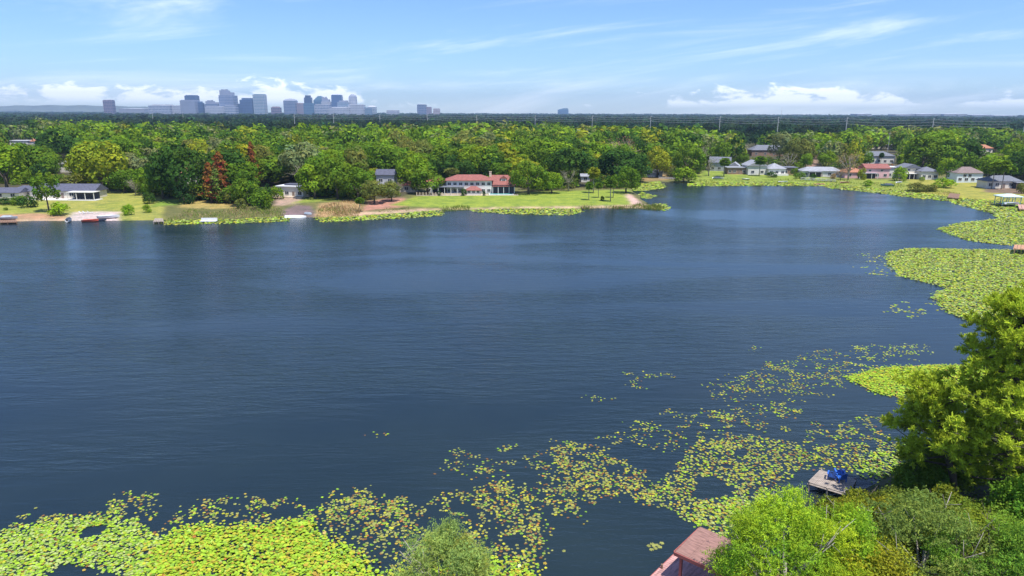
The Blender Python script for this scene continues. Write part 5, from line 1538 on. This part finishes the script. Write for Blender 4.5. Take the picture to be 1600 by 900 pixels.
for px, ytop, D_, lab in [(237, 170, 1500, 'pale mast above the woods left of the city skyline'), (1222, 168, 2200, 'thin radio mast above the dark woods'), (552, 232, 420, 'wooden street pole with lamp among the oaks above the magnolias'),
                          (1391, 206, 560, 'brown street pole beyond the pink house'), (285, 174, 1500, 'small pale mast below the city skyline'), (68, 198, 520, 'pale pole among trees at upper left')]:
    top_ = at_depth(px, ytop, D_)
    z0 = H(top_.x, D_)
    r = empty('mast', (top_.x, D_, z0), 0, lab, 'mast')
    hgt = top_.z - z0
    MB().tube([(0, 0, -1), (0, 0, hgt * .5), (0, 0, hgt)], [.5 if D_ > 900 else .2, .4 if D_ > 900 else .17, .2 if D_ > 900 else .12], 7).build('shaft', CONC, r)
    MB().box(-.9, .9, -.08, .08, hgt - 1.2, hgt - 1.0).build('crossarm', CONC, r)

# ------------------------------------------------------------------ the city on the horizon
DC = 4500.0
def tower(x0, x1, ytop, label, col, band, style='flat', dD=0.0, floors=None):
    D_ = DC + dD
    a_, b_ = at_depth(x0, 176, D_), at_depth(x1, 176, D_)
    zt = at_depth((x0 + x1) / 2, ytop, D_).z
    w = b_.x - a_.x
    dp = w * .8
    r = empty('tower_block', ((a_.x + b_.x) / 2, D_, 2.9), 0, label, 'building', 'city skyline buildings')
    hgt = zt - 2.9
    wm = mat_plain('facade', col, .6, .08, .02)
    gm = mat_plain('facade_glass', band, .25, .12, .02)
    main = hgt * {'flat': .97, 'step': .8, 'dome': .84, 'slant': .78, 'crown': .88, 'round': .86}[style]
    MB().box(-w / 2, w / 2, 0, dp, -1, main).build('wall', wm, r)
    m = MB()
    n = max(2, int(main / 9))
    for i in range(n):
        z0 = main * (i + .35) / n
        m.box(-w / 2 - .35, w / 2 + .35, -.35, dp * .99, z0, z0 + main / n * .5)
    m.build('window_bands', gm, r)
    nv = max(2, int(w / 9))
    for i in range(nv + 1):
        x = -w / 2 + w * i / nv
        MB().box(x - .8, x + .8, -.9, -.36, 0, main).build('pier', wm, r)
    m = MB()
    if style == 'flat':
        m.box(-w * .44, w * .44, dp * .08, dp * .9, main, hgt)
    elif style == 'step':
        m.box(-w * .44, w * .05, dp * .05, dp * .9, main, hgt); m.box(w * .051, w * .34, dp * .05, dp * .9, main, main + (hgt - main) * .62)
        m.box(-w * .36, -w * .2, dp * .2, dp * .5, hgt, hgt + 6); m.box(-w * .08, w * .04, dp * .2, dp * .5, hgt, hgt + 7)
    elif style == 'slant':
        m.add([(-w / 2, 0, main), (w / 2, 0, main), (w / 2, dp, main), (-w / 2, dp, main), (w * .05, 0, hgt), (w * .42, 0, hgt), (w * .42, dp, hgt), (w * .05, dp, hgt)],
              [(3, 2, 1, 0), (4, 5, 6, 7), (0, 1, 5, 4), (1, 2, 6, 5), (2, 3, 7, 6), (3, 0, 4, 7)])
    elif style in ('dome', 'round'):
        k = 8
        for i in range(k):
            f0 = math.cos(i / k * 1.5); f1 = math.cos((i + 1) / k * 1.5)
            z0, z1 = main + (hgt - main) * math.sin(i / k * 1.5), main + (hgt - main) * math.sin((i + 1) / k * 1.5)
            m.prism([(-w / 2 * f0, dp / 2 - dp / 2 * f0), (w / 2 * f0, dp / 2 - dp / 2 * f0), (w / 2 * f0, dp / 2 + dp / 2 * f0), (-w / 2 * f0, dp / 2 + dp / 2 * f0)], z0, z1,
                    [(-w / 2 * f1, dp / 2 - dp / 2 * f1), (w / 2 * f1, dp / 2 - dp / 2 * f1), (w / 2 * f1, dp / 2 + dp / 2 * f1), (-w / 2 * f1, dp / 2 + dp / 2 * f1)])
    else:
        m.box(-w * .5, w * .5, 0, dp, main, main + 2); m.box(-w * .36, w * .36, dp * .1, dp * .8, main + 2.003, hgt)
    m.build('roof_top', wm, r)
LAV, BLU, TEA, PAL, DRK, PNK = (0.26, 0.29, 0.37), (0.06, 0.12, 0.24), (0.11, 0.22, 0.30), (0.50, 0.51, 0.54), (0.04, 0.07, 0.14), (0.30, 0.22, 0.26)
for t_ in [
 (163, 176, 156, 'lone brown block standing left of the city', PNK, DRK, 'flat', 0),
 (233, 266, 163, 'long low pale block at left end of the city', PAL, BLU, 'crown', 60),
 (266, 284, 164.5, 'low cream block right of the long low block', PAL, LAV, 'flat', 90),
 (283, 306, 156, 'broad lavender block in front of the dark glass slab', LAV, LAV, 'flat', 0),
 (291, 308, 148.5, 'dark glass slab behind the broad lavender block', BLU, DRK, 'flat', 160),
 (306.5, 317, 158.5, 'short blue tower right of the broad lavender block', BLU, DRK, 'crown', 40),
 (321, 341, 158, 'grey-blue office block with stepped top left of the tallest tower', LAV, BLU, 'step', 60),
 (321, 350, 166, 'pale low block at the foot of the tallest tower', PAL, LAV, 'flat', -60),
 (344, 366.5, 141, 'tallest tower with stepped sloping crown', LAV, BLU, 'step', 30),
 (351, 368, 165, 'white base block before the tallest tower', PAL, BLU, 'flat', -70),
 (368, 377, 162, 'small blue block between two larger towers', BLU, DRK, 'flat', 90),
 (376, 395, 153, 'deep blue glass block right of the tallest tower', BLU, DRK, 'crown', 20),
 (397, 414, 147, 'tall pale glass tower with dark rim', TEA, PAL, 'flat', 30),
 (414, 417.5, 159, 'thin dark tower beside the pale glass tower', DRK, BLU, 'flat', 80),
 (424, 437, 166.5, 'low dark red block in the gap of the skyline', PNK, DRK, 'crown', 60),
 (444, 462, 154, 'rounded grey tower at left of the right-hand cluster', LAV, BLU, 'round', 10),
 (461, 477, 161, 'pinkish brick block beside the rounded grey tower', PNK, LAV, 'flat', 40),
 (476.5, 487, 149, 'dark blue tower with notched top', DRK, BLU, 'crown', 50),
 (475, 491, 161, 'teal glass block before the dark blue tower', TEA, BLU, 'flat', -30),
 (491, 503.5, 150, 'slant-topped blue glass tower in right-hand cluster', TEA, BLU, 'slant', 60),
 (503, 517, 153, 'lavender tower right of the slant-topped tower', LAV, PAL, 'step', 40),
 (492, 514, 163, 'white gridded block before the slant-topped tower', PAL, BLU, 'flat', -50),
 (519, 534, 148, 'plain blue glass slab tower', BLU, BLU, 'flat', 20),
 (528, 545, 157, 'stepped grey block right of the blue slab tower', LAV, TEA, 'crown', 0),
 (514, 545, 167, 'pale low blocks at the foot of blue slab tower', PAL, LAV, 'crown', -80),
 (546, 557, 147, 'domed pale tower at right of the city', LAV, PAL, 'dome', 30),
 (545, 568, 163, 'wide white block below the domed tower', PAL, LAV, 'flat', -40),
 (567, 580, 168, 'low blue-grey block at right end of the city', TEA, LAV, 'flat', 0),
 (575, 587, 165, 'rounded pale block at right end of the city', PAL, TEA, 'round', 60),
 (652, 666, 163, 'blue-grey block standing alone right of the city', LAV, BLU, 'flat', 30),
 (666, 674, 167, 'tan block beside the lone blue-grey block', PNK, LAV, 'flat', 50),
 (677, 687, 169.5, 'small tan block right of the lone pair', PNK, PAL, 'flat', 90),
 (604, 622, 172, 'low pale roofs between city and lone pair', PAL, LAV, 'flat', 90),
 (872, 888, 169, 'faint far blue tower on the middle horizon', TEA, BLU, 'slant', 2500)]:
    tower(*t_)
for k, (x0, x1, yt) in enumerate([(186, 226, 169.5), (1400, 1430, 178.2), (1432, 1470, 177.6), (1476, 1512, 177.8), (1520, 1550, 179), (1340, 1362, 177.6), (1556, 1590, 180)]):
    D_ = 5600.0
    a_, b_ = at_depth(x0, 176, D_), at_depth(x1, 176, D_)
    zt = max(at_depth((x0 + x1) / 2, yt, D_).z, 19)
    r = empty('warehouse', ((a_.x + b_.x) / 2, D_, 2.9), 0, '%s long white warehouse roof on the horizon counting from left' % ORD[sorted([186, 1400, 1432, 1476, 1520, 1340, 1556]).index(x0)], 'warehouse', 'white roofs on the horizon')
    w = b_.x - a_.x
    MB().box(-w / 2, w / 2, 0, 120, -1, zt - 5).build('wall', ROOF_PALE, r)
    hip(MB(), -w / 2, w / 2, 0, 120, zt - 4.997, 3, 1).build('roof', ROOF_WHITE, r)

# low ridge far away at left
g = np.random.default_rng(91)
rows = []
Vh, Fh = [], []
nn = 90
for i in range(nn):
    px = -260 + 640 * i / (nn - 1)
    t_ = (px - 90) / 220
    top_ = 172.0 - 7.5 * math.exp(-t_ * t_) + .5 * math.sin(i * .9) * math.exp(-t_ * t_)
    q = at_depth(px, top_, 8800.0)
    Vh += [(q.x, 8500, 2.0), (q.x, 8800, max(q.z, 3)), (q.x, 8980, 2.0)]
Fh = [(i * 3 + k, (i + 1) * 3 + k, (i + 1) * 3 + k + 1, i * 3 + k + 1) for i in range(nn - 1) for k in range(2)]
hl = link('hills', np_mesh('hills', np.array(Vh), np.array(Fh), mat_plain('wooded_ridge', (0.10, 0.12, 0.09), .95, .25, .01), None, True))
set_props(hl, 'low hazy ridge on the horizon left of the city', 'hill', kind='structure')


# ================================================================== the air over the lake and the town
hz = MB(); hz.box(-9600, 9600, -400, 9700, -4, 262)
m, N, L, out = new_mat('hazy_air')
pv = N.new('ShaderNodeVolumePrincipled')
pv.inputs['Color'].default_value = (0.52, 0.72, 1.0, 1)
pv.inputs['Density'].default_value = 0.00008
pv.inputs['Anisotropy'].default_value = 0.2
L.new(pv.outputs[0], out.inputs['Volume'])
haze = hz.build('haze', m)
set_props(haze, 'thin blue haze in the distance', 'haze', kind='stuff')
